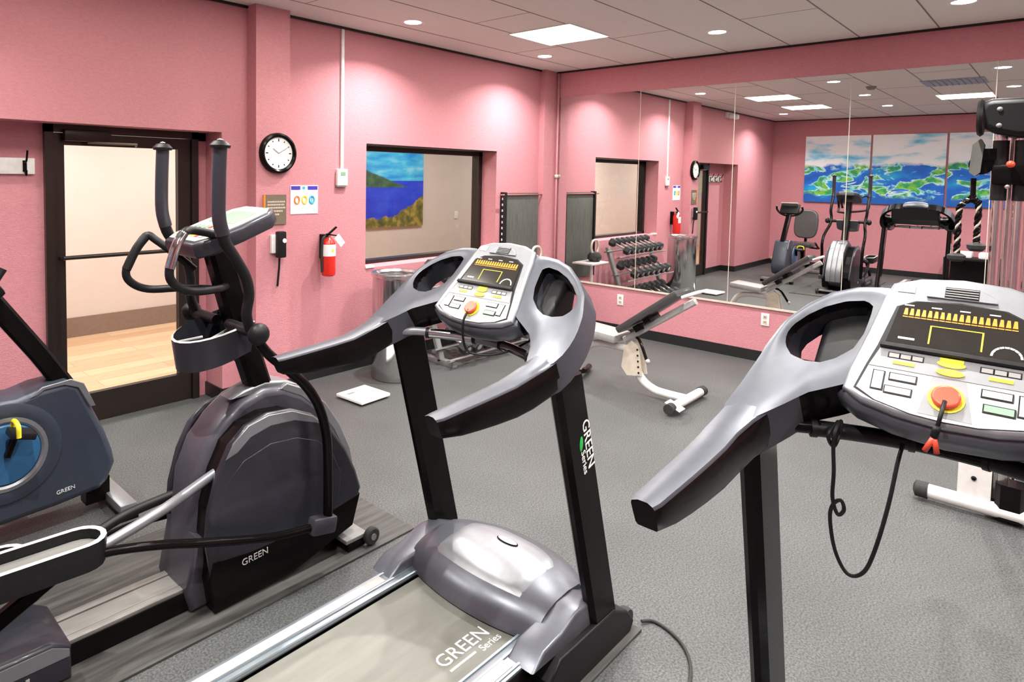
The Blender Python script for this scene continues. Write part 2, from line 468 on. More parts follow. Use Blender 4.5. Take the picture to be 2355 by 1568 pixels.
w.bb(WX1, XB + .2, YA, YA + TH, 0, HC + .1)
w.bb(ALC0, DX0, YA + ALCD, YA + TH, 0, ALCH)
w.bb(DX1, ALC1, YA + ALCD, YA + TH, 0, ALCH)
struct('wall_left', w)
struct('wall_mirror', MB(['wall']).bb(XB, XB + .2, YD - .2, YA, 0, HC + .1))
struct('wall_back', MB(['wall']).bb(XC - .2, XC, YD - .2, YA, 0, HC + .1))
struct('wall_right', MB(['wall']).bb(XC, XB, YD - .2, YD, 0, HC + .1))
struct('trim_1', MB(['wall']).bb(2.49, 2.775, YA - .13, YA, 0, HC))
struct('trim_2', MB(['wall']).bb(6.18, 6.40, YA - .07, YA, 0, HC).bb(6.40, XB, YA - .07, YA, 0, HC))
b = MB(['trimblack'])
bh, bt = 0.1, 0.012
for x0, x1, y in ((XC, ALC0, YA), (ALC1, 2.49, YA), (2.775, 6.18, YA)): b.bb(x0, x1, y - bt, y, 0, bh)
b.bb(2.49 - bt, 2.775 + bt, YA - .13 - bt, YA - .13, 0, bh).bb(2.49 - bt, 2.49, YA - .13, YA, 0, bh).bb(2.775, 2.775 + bt, YA - .13, YA, 0, bh)
b.bb(ALC0, DX0, YA + ALCD - bt, YA + ALCD, 0, bh).bb(ALC0 - .0, ALC0 + bt, YA, YA + ALCD, 0, bh).bb(ALC1 - bt, ALC1, YA, YA + ALCD, 0, bh)
struct('baseboard_left', b)
struct('baseboard_mirror', MB(['trimblack']).bb(XB - bt, XB, YD, YA - .07, 0, bh))
struct('baseboard_back', MB(['trimblack']).bb(XC, XC + bt, YD, YA, 0, bh))
struct('baseboard_right', MB(['trimblack']).bb(XC, XB, YD, YD + bt, 0, bh))
# dark angle strip where walls meet the ceiling
t = MB(['bronze'])
t.bb(XC, 6.18, YA - .02, YA, HC - .018, HC).bb(XB - .02, XB, YD, YA, HC - .018, HC).bb(XC, XC + .02, YD, YA, HC - .018, HC).bb(XC, XB, YD, YD + .02, HC - .018, HC)
struct('trim_3', t)
# ceiling grid joints
g = MB(['grid'])
ys = [0.805 + 0.54 * k for k in range(-6, 7)]
for y in ys: g.bb(XC, XB, y - .005, y + .005, HC - .0015, HC)
for i, y in enumerate(ys[:-1]):
    for k in range(4):
        x = XC + 0.6 + 2.44 * k + (1.2 if i % 2 else 0)
        if x < XB: g.bb(x - .002, x + .002, y, y + .54, HC - .0015, HC)
struct('trim_4', g)

# window in the left wall
f = MB(['bronze'])
fy0, fy1, fw = YA + WD, YA + WD + .1, .055
f.bb(WX0, WX1, fy0, fy1, WZ1 - fw, WZ1).bb(WX0, WX1, fy0, fy1, WZ0, WZ0 + .035).bb(WX0, WX0 + fw, fy0, fy1, WZ0, WZ1).bb(WX1 - fw, WX1, fy0, fy1, WZ0, WZ1)
f.bb(WX0, WX1, YA + .001, fy0, WZ1 - .012, WZ1)
win = struct('window_1', f)
def kid(name, mb, par):
    o = link(name, mb); o.parent = par; return o
kid('window_pane', MB(['glass']).bb(WX0 + fw, WX1 - fw, fy0 + .045, fy0 + .051, WZ0 + .035, WZ1 - fw), win)
kid('window_sill', MB(['white']).bb(WX0, WX0 + .1, YA - .01, YA + .05, WZ0 + .0, WZ0 + .018), win)
# glazed door
dy0 = YA + ALCD - .04; dy1 = dy0 + .1
d = MB(['bronze'])
d.bb(DX0, DX0 + .05, dy0, dy1, 0, ALCH).bb(DX1 - .05, DX1, dy0, dy1, 0, ALCH).bb(DX0, DX1, dy0, dy1, ALCH - .05, ALCH).bb(DX1, ALC1 - .0, dy0 + .04, dy1, ALCH - .06, ALCH)
door = struct('door_1', d)
l = MB(['bronze'])
ly0, ly1 = dy0 + .02, dy0 + .065
l.bb(DX0 + .052, DX0 + .115, ly0, ly1, .008, ALCH - .053).bb(DX1 - .145, DX1 - .052, ly0, ly1, .008, ALCH - .053)
l.bb(DX0 + .115, DX1 - .145, ly0, ly1, ALCH - .13, ALCH - .053).bb(DX0 + .115, DX1 - .145, ly0, ly1, .008, .2)
leaf = kid('door_leaf', l, door)
kid('glass_pane', MB(['glass']).bb(DX0 + .115, DX1 - .145, ly0 + .02, ly0 + .026, .2, ALCH - .13), leaf)
pb = MB(['bronze']); pb.tube([(DX0 + .085, ly0 - .05, 1.13), (DX1 - .09, ly0 - .05, 1.13)], .014).tube([(DX0 + .085, ly0 - .05, 1.13), (DX0 + .085, ly0, 1.13)], .012).tube([(DX1 - .09, ly0 - .05, 1.13), (DX1 - .09, ly0, 1.13)], .012)
kid('push_bar', pb, leaf)
c = MB(['bronze', 'taupe'])
c.bb(DX0 + .1, DX0 + .38, dy0 - .05, dy0 + .0, ALCH - .105, ALCH - .03, bev=.006)
c.m(1).tube([(DX0 + .24, dy0 - .03, ALCH - .11), (DX0 + .5, dy0 - .16, ALCH - .115), (DX0 + .56, dy0 + .02, ALCH - .12)], .008, smooth_path=False)
kid('door_closer', c, door)

# ------------------------------------------------------------------ mirrors
seams = [YA - .07, 3.321, 2.348, 1.39, 0.44, -0.53, -1.5]
MZ0, MZ1 = 0.505, 2.625
names = ['wall mirror sheet in the corner beside the left wall, reflecting the dumbbell rack', 'wall mirror sheet above the incline bench, reflecting the door and trash can',
         'wall mirror sheet reflecting the elliptical trainer and first sea canvases', 'wall mirror sheet reflecting the treadmill arch, behind the rope attachment',
         'wall mirror sheet behind the cable machine', 'wall mirror sheet past the cable machine toward the far end']
for i in range(6):
    y1, y0 = seams[i], seams[i + 1]
    mm = thing('wall_mirror', names[i], 'mirror', (XB, (y0 + y1) / 2, MZ0), 'mirror sheets along the pink wall')
    q = MB(['mirror']); q.bb(XB - .008, XB - .002, y0 + .003, y1 - .003, MZ0 + .012, MZ1)
    link('mirror_glass', q, mm)
    q = MB(['cream']); q.bb(XB - .014, XB - .0, y0 + .001, y1 - .001, MZ0, MZ0 + .018)
    link('bottom_channel', q, mm)
    link('joint_strip', MB(['cream']).bb(XB - .0095, XB - .001, y0 - .0028, y0 + .0028, MZ0 + .018, MZ1), mm)
# outlets under the mirror
for y, z, lb in ((3.487, .375, 'white wall outlet below the mirror, near the wall corner'), (1.997, .405, 'white wall outlet below the mirror, beyond the incline bench')):
    o = thing('wall_outlet', lb, 'outlet', (XB, y, z), 'outlets below the mirror')
    link('cover_plate', MB(['white']).bb(XB - .008, XB, y - .036, y + .036, z - .058, z + .058, bev=.003), o)
    link('socket', MB(['cream', 'blackmat']).bb(XB - .011, XB - .007, y - .018, y + .018, z - .04, z - .008).bb(XB - .011, XB - .007, y - .018, y + .018, z + .008, z + .04).m(1).bb(XB - .0125, XB - .0105, y - .008, y - .004, z + .016, z + .032).bb(XB - .0125, XB - .0105, y + .004, y + .008, z + .016, z + .032).bb(XB - .0125, XB - .0105, y - .008, y - .004, z - .032, z - .016).bb(XB - .0125, XB - .0105, y + .004, y + .008, z - .032, z - .016), o)

# ------------------------------------------------------------------ ceiling lights
dl = [(5.49, 3.90, 'round recessed downlight in the corner of mirror wall and left wall'), (3.62, 3.86, 'round recessed downlight close to the left wall above the pilaster'),
      (5.48, 2.17, 'round recessed downlight near the mirror above the incline bench'), (3.79, 2.15, 'round recessed downlight mid room, third from the mirror corner, seen in the mirror'),
      (2.17, 2.14, 'round recessed downlight over the elliptical trainer, seen in the mirror'), (0.5, 2.16, 'round recessed downlight of the middle row nearest the canvases, seen in the mirror'),
      (-0.03, 3.84, 'round recessed downlight in the corner near the door recess, seen in the mirror'), (5.59, 0.58, 'round recessed downlight at the top frame edge, above the cable machine'),
      (3.89, 0.57, 'round recessed downlight behind the cable machine mast top, seen in the mirror'), (2.11, 0.57, 'round recessed downlight above the nearest treadmill console, seen in the mirror'),
      (0.44, 0.59, 'round recessed downlight of the right row nearest the canvases, seen in the mirror'),
      (5.5, -1.1, 'round recessed downlight at the mirror end of the far right row'), (3.7, -1.1, 'round recessed downlight second from the mirror in the far right row'), (2.1, -1.1, 'round recessed downlight third from the mirror in the far right row'), (0.4, -1.1, 'round recessed downlight at the canvas end of the far right row')]
def spot(x, y, z, power, size, color, spread=PI, shape='DISK', sy=None, name='lamp', tgt=None):
    L = bpy.data.lights.new(name, 'AREA'); L.shape = shape; L.size = size; L.energy = power; L.color = color; L.spread = spread
    if sy: L.size_y = sy
    o = bpy.data.objects.new(name, L); COL.objects.link(o); o.location = (x, y, z)
    o['kind'] = 'helper'
    return o
for x, y, lb in dl:
    o = thing('recessed_downlight', lb, 'ceiling light', (x, y, HC), 'round recessed downlights')
    link('trim_ring', MB(['white']).lathe([(.068, HC - .004), (.092, HC - .004), (.095, HC), (.068, HC)], (x, y, 0)), o)
    link('lens', MB(['lenslight']).lathe([(.0, HC - .0035), (.067, HC - .0035), (.067, HC - .001), (0, HC - .001)], (x, y, 0)), o)
    s = spot(x, y, HC - .012, 40, .03, (1, .965, .93), math.radians(136), name='downlight_lamp')
pl = [(4.75, 3.23, 'lit square ceiling panel between the two walls, seen directly'), (2.55, 3.23, 'lit square ceiling panel seen in the mirror, nearest the elliptical trainer'),
      (0.96, 3.2, 'lit square ceiling panel seen in the mirror, nearest the door'), (1.32, 1.11, 'lit square ceiling panel seen in the mirror beyond the grey vent'), (3.4, -1.9, 'lit square ceiling panel past the right end of the mirror view')]
for x, y, lb in pl:
    o = thing('ceiling_panel_light', lb, 'ceiling light', (x, y, HC), 'square ceiling light panels')
    h = .3
    link('panel_frame', MB(['white']).bb(x - h - .012, x + h + .012, y - h - .012, y - h, HC - .008, HC).bb(x - h - .012, x + h + .012, y + h, y + h + .012, HC - .008, HC).bb(x - h - .012, x - h, y - h, y + h, HC - .008, HC).bb(x + h, x + h + .012, y - h, y + h, HC - .008, HC), o)
    link('diffuser', MB(['panellight']).bb(x - h, x + h, y - h, y + h, HC - .006, HC - .001), o)
v = thing('ceiling_vent', 'grey blue square air vent in the ceiling, seen in the mirror', 'vent', (2.96, 1.07, HC))
q = MB(['vent']); q.bb(2.66, 3.26, .77, 1.37, HC - .006, HC)
link('vent_plate', q, v)
q = MB(['vent'])
for k in range(9): q.bb(2.70, 3.22, .80 + k * .06, .825 + k * .06, HC - .014, HC - .006)
link('louvres', q, v)
q = MB(['grey']); q.lathe([(.0, HC - .045), (.035, HC - .04), (.055, HC - .015), (.06, HC)], (3.05, 1.9, 0))
tag(link('smoke_detector', q), 'dark round smoke detector on the ceiling between downlights', 'smoke detector')
# emergency light over the door, seen in the mirror
e = thing('emergency_light', 'white twin head emergency light high on the wall beside the door recess', 'emergency light', (1.0, YA, 2.8))
link('battery_box', MB(['white']).bb(.86, 1.14, YA - .06, YA, 2.79, 2.89, bev=.008), e)
for sx in (.91, 1.09):
    link('lamp_head', MB(['white']).lathe([(.0, -.05), (.04, -.045), (.05, -.02), (.05, .02), (.02, .04), (0, .04)], (sx, YA - .1, 2.82), axis='Y', n=20), e)
# fill lights without fixtures, added to brighten the corridor
for x, p_ in ((-1.5, 70), (1.4, 90), (3.4, 70), (6.3, 46), (9.0, 46)):
    spot(x, 5.9, 2.59, p_, .6, (1, .985, .96), shape='SQUARE', name='corridor_fill')

# ------------------------------------------------------------------ things on the left wall
YP = YA - .13
ck = thing('wall_clock', 'round black rimmed wall clock with white dial on the pink pilaster', 'clock', (2.665, YP, 1.845))
c0 = (2.665, YP, 1.845)
link('rim', MB(['black']).lathe([(.118, -.02), (.122, -.032), (.135, -.04), (.149, -.034), (.153, -.018), (.153, 0), (.0, 0), (0, -.001)][:7], c0, 'Y', 48), ck)
dial = link('dial', MB(['paper']).lathe([(0, -.022), (.121, -.022), (.121, -.012), (0, -.012)], c0, 'Y', 48), ck)
for k in range(12):
    a = k * PI / 6
    sub('hour_mark', MB(['black']).box((c0[0] + math.sin(a) * .098, YP - .0228, c0[2] + math.cos(a) * .098), (.007, .001, .02 if k % 3 == 0 else .012), Matrix.Rotation(a, 3, 'Y')), dial)
for L, a, wd, nm in ((.06, math.radians(305), .006, 'hour_hand'), (.085, math.radians(60), .004, 'minute_hand')):
    sub(nm, MB(['grey']).box((c0[0] + math.sin(a) * L / 2, YP - .025, c0[2] + math.cos(a) * L / 2), (wd, .001, L), Matrix.Rotation(a, 3, 'Y')), dial)
# room sign
sg = thing('room_sign', 'taupe wall plate with orange left edge and raised lettering below the clock', 'sign', (2.645, YP, 1.42))
link('plate', MB(['taupe']).bb(2.56, 2.74, YP - .01, YP, 1.31, 1.535), sg)
link('coloured_edge', MB(['orange']).bb(2.545, 2.56, YP - .014, YP, 1.31, 1.535), sg)
q = MB(['cream'])
for r, (z, a, bb_) in enumerate(((1.475, .02, .16), (1.453, .02, .16), (1.43, .015, .165), (1.405, .035, .14), (1.38, .05, .12))):
    xx = 2.56 + a
    while xx < 2.56 + bb_:
        ww = random.uniform(.006, .012); q.bb(xx, xx + ww, YP - .0112, YP - .0098, z, z + .012); xx += ww + .004
link('lettering', q, sg)
# poster
po = thing('notice_poster', 'white notice with purple header and three coloured rings beside the pilaster', 'poster', (2.995, YA, 1.37))
link('sheet', MB(['paper']).bb(2.865, 3.125, YA - .004, YA, 1.373, 1.602), po)
link('header', MB(['purpleprint', 'blueprint']).bb(2.87, 2.955, YA - .0052, YA - .0038, 1.566, 1.596).bb(3.025, 3.12, YA - .0052, YA - .0038, 1.566, 1.596).m(1).bb(2.975, 3.0, YA - .0052, YA - .0038, 1.57, 1.592), po)
for x, m_ in ((2.925, 'orangeprint'), (2.995, 'yellowprint'), (3.065, 'blueprint')):
    q = MB([m_]); pts = [(x + math.cos(a * PI / 8) * .022, YA - .005, 1.485 + math.sin(a * PI / 8) * .03) for a in range(17)]
    q.tube(pts, .007, 6, smooth_path=False, caps=False)
    if m_ == 'blueprint': q.bb(x - .004, x + .004, YA - .006, YA - .004, 1.45, 1.52)
    link('printed_ring', q, po)
# intercom phone
ph = thing('wall_phone', 'black wall phone in white cradle with dangling cord on the pilaster', 'phone', (2.66, YP, 1.05))
link('cradle', MB(['white']).bb(2.605, 2.665, YP - .03, YP, 1.095, 1.235, bev=.006), ph)
hs = MB(['blackmat']); hs.bb(2.635, 2.705, YP - .075, YP - .02, 1.06, 1.26, bev=.014)
hs = link('handset', hs, ph)
sub('earpiece', MB(['white']).lathe([(0, -.082), (.016, -.08), (.019, -.07), (0, -.07)], (2.685, YP, 1.19), 'Y', 16), hs)
link('cord', MB(['blackmat']).tube([(2.67, YP - .03, 1.07), (2.672, YP - .02, .98), (2.668, YP - .015, .9), (2.665, YP - .01, .84)], .008, 8), ph)
# thermostat with conduit
th = thing('wall_thermostat', 'small white thermostat at the foot of a white wall conduit', 'thermostat', (3.36, YA, 1.63))
link('housing', MB(['white']).bb(3.305, 3.41, YA - .03, YA, 1.6, 1.74, bev=.006), th)
link('display', MB(['greenkey']).bb(3.335, 3.385, YA - .032, YA - .029, 1.685, 1.715), th)
link('base_lip', MB(['grey']).bb(3.3, 3.4, YA - .026, YA, 1.59, 1.6), th)
tag(link('wall_conduit', MB(['white']).bb(3.346, 3.374, YA - .018, YA, 1.74, HC - .02, bev=.003)), 'thin white conduit running from the ceiling down to the thermostat', 'conduit')
# corner pipe
tag(link('corner_pipe', MB(['wall', 'cream']).tube([(XB - .03, YA - .1, 0), (XB - .03, YA - .1, HC - .02)], .012, 8, smooth_path=False).m(1).tube([(XB - .03, YA - .1, 1.69), (XB - .03, YA - .1, 1.73)], .022, 8, smooth_path=False)), 'thin painted pipe with a small pale collar in the mirror corner', 'pipe')
# fire extinguisher
fx, fy = 3.165, YA - .1
ex = thing('fire_extinguisher', 'red fire extinguisher hung on the pink wall with white tag and label', 'fire extinguisher', (fx, fy, .86))
link('cylinder', MB(['red']).lathe([(0, .865), (.045, .865), (.056, .875), (.058, .9), (.058, 1.12), (.05, 1.15), (.028, 1.172), (.02, 1.18), (0, 1.18)], (fx, fy, 0)), ex)
q = MB(['paper', 'yellow']); 
for k in range(14):
    a0, a1 = math.radians(175 + k * 10), math.radians(175 + (k + 1) * 10)
    vv = [q.bm.verts.new((fx + .0588 * math.cos(a), fy + .0588 * math.sin(a), z)) for a, z in ((a0, 1.03), (a1, 1.03), (a1, 1.125), (a0, 1.125))]
    q.mi = 0; q.face(vv, True)
q.m(1).ball((fx + .0, fy - .0575, 1.075), .014, 10, (1, .2, 1))
link('label_sleeve', q, ex, label='white instruction label')
q = MB(['brushed', 'black']); q.lathe([(.016, 1.175), (.018, 1.2), (.012, 1.215), (0, 1.215)], (fx, fy, 0), n=16)
q.m(1).box((fx + .015, fy - .01, 1.225), (.13, .018, .012), Matrix.Rotation(math.radians(-35), 3, 'Y')).box((fx + .02, fy - .01, 1.2), (.1, .018, .01), Matrix.Rotation(math.radians(10), 3, 'Y'))
link('valve_handle', q, ex)
link('hose', MB(['rubber']).tube([(fx - .02, fy, 1.195), (fx - .06, fy - .005, 1.17), (fx - .068, fy, 1.08), (fx - .066, fy, .98), (fx - .062, fy, .9)], .011, 8), ex)
link('inspection_tag', MB(['paper']).box((fx + .075, fy - .05, 1.155), (.055, .002, .1), Matrix.Rotation(math.radians(-40), 3, 'Y')), ex)
link('wall_bracket', MB(['black']).bb(fx - .02, fx + .02, fy + .05, YA, 1.0, 1.2), ex)
# coat hook rail inside the recess
ya = YA + ALCD
ch = thing('coat_hook_rail', 'white board with dark coat hooks on the recessed pink wall beside the door', 'coat rack', (.9, ya, 1.7))
link('backboard', MB(['white']).bb(.6, 1.165, ya - .018, ya, 1.665, 1.765, bev=.003), ch)
for x in (.68, .89, 1.11):
    q = MB(['black']); q.tube([(x, ya - .02, 1.73), (x, ya - .06, 1.75), (x, ya - .085, 1.81)], .006, 8).tube([(x, ya - .02, 1.69), (x, ya - .05, 1.66), (x, ya - .06, 1.69)], .006, 8).box((x, ya - .02, 1.715), (.022, .006, .07))
    link('hook', q, ch)

# corridor art and switch
ar = link('canvas_picture', MB(['coast']).bb(5.86, 7.0, CY - .04, CY - .002, .93, 2.06)); 
vs = Vector((6.43, CY - .02, 1.5)); ar.data.transform(Matrix.Translation(-vs)); ar.location = vs
ar['label'] = 'blue sea and headland canvas on the corridor wall behind the window'; ar['category'] = 'painting'
tag(link('light_switch', MB(['white']).bb(7.75, 7.83, CY - .012, CY, 1.0, 1.12, bev=.003)), 'small white switch plate on the corridor wall behind the window', 'switch')
# three sea canvases on the back wall
for i, (y0, y1, lb) in enumerate(((2.735, 3.835, 'bright sea and island canvas nearest the left wall, seen in the mirror'), (1.6, 2.70, 'middle one of the three bright sea and island canvases, seen in the mirror'), (.465, 1.565, 'bright sea and island canvas behind the cable machine rope, seen in the mirror'))):
    o = link('canvas_picture', MB(['islands']).bb(XC + .001, XC + .036, y0, y1, 1.3, 2.585))
    c = Vector((XC + .018, (y0 + y1) / 2, 1.9)); o.data.transform(Matrix.Translation(-c)); o.location = c
    # shift the print so each canvas shows another stretch of coast
    mm = M['islands'].copy(); o.data.materials[0] = mm
    for n in mm.node_tree.nodes:
        if n.type == 'MAPPING': n.inputs['Location'].default_value = (i * 3.7, i * 1.13, 0)
    o['label'] = lb; o['category'] = 'painting'; o['group'] = 'sea canvases on the back wall'

# ------------------------------------------------------------------ treadmills
gx = [-.2, 0, .3, .42, .5, .6, .84, 1.2]; gz = [1.075, 1.08, 1.10, 1.13, 1.165, 1.24, 1.50, 1.89]
def gprof(x):
    # smoothed profile height
    def lin(x):
        for i in range(len(gx) - 1):
            if x <= gx[i + 1]: return gz[i] + (gz[i + 1] - gz[i]) * (x - gx[i]) / (gx[i + 1] - gx[i])
        return gz[-1]
    return sum(lin(x + d) for d in (-.03, -.015, 0, .015, .03)) / 5
def gnorm(x):
    s = (gprof(x + .01) - gprof(x - .01)) / .02
    n = Vector((s, 0, -1)).normalized(); return n          # pointing forward and down
def thick(x):
    if x < .1: return .055 + .02 * max(x, 0) / .1
    if x < .36: return .075 + .03 * (x - .1) / .26
    return .105

def ray_poly(c, a, poly):
    best = None; d = Vector((math.cos(a), math.sin(a))); c = Vector(c)
    for i in range(len(poly)):
        p, q = Vector(poly[i - 1]), Vector(poly[i]); e = q - p
        den = d.x * e.y - d.y * e.x
        if abs(den) < 1e-9: continue
        w_ = p - c; t_ = (w_.x * e.y - w_.y * e.x) / den; u_ = (w_.x * d.y - w_.y * d.x) / den
        if t_ > 0 and -1e-6 <= u_ <= 1 + 1e-6 and (best is None or t_ > best): best = t_
    return c + d * (best or .01)

OUT_ = [(-.01, .375), (0, .39), (.15, .395), (.3, .405), (.42, .415), (.5, .42), (.56, .415), (.62, .40), (.67, .375), (.71, .33), (.74, .28), (.757, .22), (.762, .16), (.757, .11), (.70, .115), (.64, .135), (.585, .165), (.53, .27), (.48, .31), (.42, .333)]
HOLE_ = [(.60, .30), (.607, .335), (.625, .355), (.645, .36), (.665, .35), (.69, .32), (.71, .285), (.726, .24), (.732, .195), (.722, .178), (.70, .18), (.67, .185), (.64, .20), (.615, .235), (.602, .265)]

def wing(side, mats=('wingpaint', 'black', 'wingpaint')):
    mb = MB(list(mats)); S = side
    # ring round the cup well
    RP = [p for p in OUT_ if p[0] >= .42]
    c = (.66, .265); n = 60
    outer, inner = [], []
    for k in range(n):
        a = 2 * PI * k / n
        outer.append(ray_poly(c, a, RP)); inner.append(ray_poly(c, a, HOLE_))
    lay_t, lay_b = [], []
    K = 5
    for j in range(K):
        f_ = j / (K - 1)
        rt, rb = [], []
        for k in range(n):
            p = inner[k] * (1 - f_) + outer[k] * f_
            z = gprof(p.x) + .006 * math.sin(PI * f_)
            nn = gnorm(p.x); q = Vector((p.x, widen(p.x, p.y) * S, z)); th_ = thick(p.x) * (0.55 if j == 0 else 1)
            rt.append(mb.bm.verts.new(q)); rb.append(mb.bm.verts.new(q + nn * th_))
        lay_t.append(rt); lay_b.append(rb)
    for j in range(K - 1):
        for k in range(n):
            k2 = (k + 1) % n
            mb.mi = 0; mb.face([lay_t[j][k], lay_t[j][k2], lay_t[j + 1][k2], lay_t[j + 1][k]], True)
            mb.mi = 1; mb.face([lay_b[j][k], lay_b[j][k2], lay_b[j + 1][k2], lay_b[j + 1][k]], True)
    for k in range(n):
        k2 = (k + 1) % n
        mb.mi = 1
        mb.face([lay_t[0][k], lay_t[0][k2], lay_b[0][k2], lay_b[0][k]], True)
        mb.mi = 0 if outer[k].y > .30 else 1
        mb.face([lay_t[-1][k], lay_t[-1][k2], lay_b[-1][k2], lay_b[-1][k]], True)
    return mb

def rail(side):
    mb = MB(['wingpaint', 'black']); S = side
    st = [(-.012, .346, .392), (.01, .342, .398), (.08, .34, .4), (.15, .338, .402), (.22, .337, .404), (.3, .336, .407), (.36, .337, .41), (.42, .333, .415), (.46, .322, .418)]
    rings = []
    for x, yi, yo in st:
        e = .35 if x == 0 else 1
        z = gprof(x); nn = gnorm(x); t_ = thick(x) * (.8 if x == 0 else 1); wd = yo - yi; ym = (yi + yo) / 2
        prof = [(-.5, -.006 / t_ * t_), (-.44, 0), (-.2, .004), (.2, .004), (.44, 0), (.5, -.006), (.5, -.5 * t_), (.48, -.9 * t_), (.4, -t_), (-.4, -t_), (-.48, -.9 * t_), (-.5, -.5 * t_)]
        rings.append([mb.bm.verts.new(Vector((x + max(0, .022 * (1 - (x + .012) / .09)) * min(1, max(0, (h if h > 0 else -h) / t_)), widen(x, ym + a * wd) * S, z)) - nn * h) for a, h in prof])
    for i in range(len(rings) - 1):
        for j in range(12):
            mb.mi = 0 if j < 5 else 1
            mb.face([rings[i][j], rings[i][(j + 1) % 12], rings[i + 1][(j + 1) % 12], rings[i + 1][j]], True)
    mb.mi = 1; mb.face(rings[0]); mb.face(rings[-1])
    return mb

FO = Vector((.588, 0, 1.229)); FS = Vector((.668, 0, .745)).normalized(); FN = Vector((-.745, 0, .668)).normalized()
def fmap(s_, y, h): return FO + FS * s_ + Vector((0, y, 0)) + FN * h

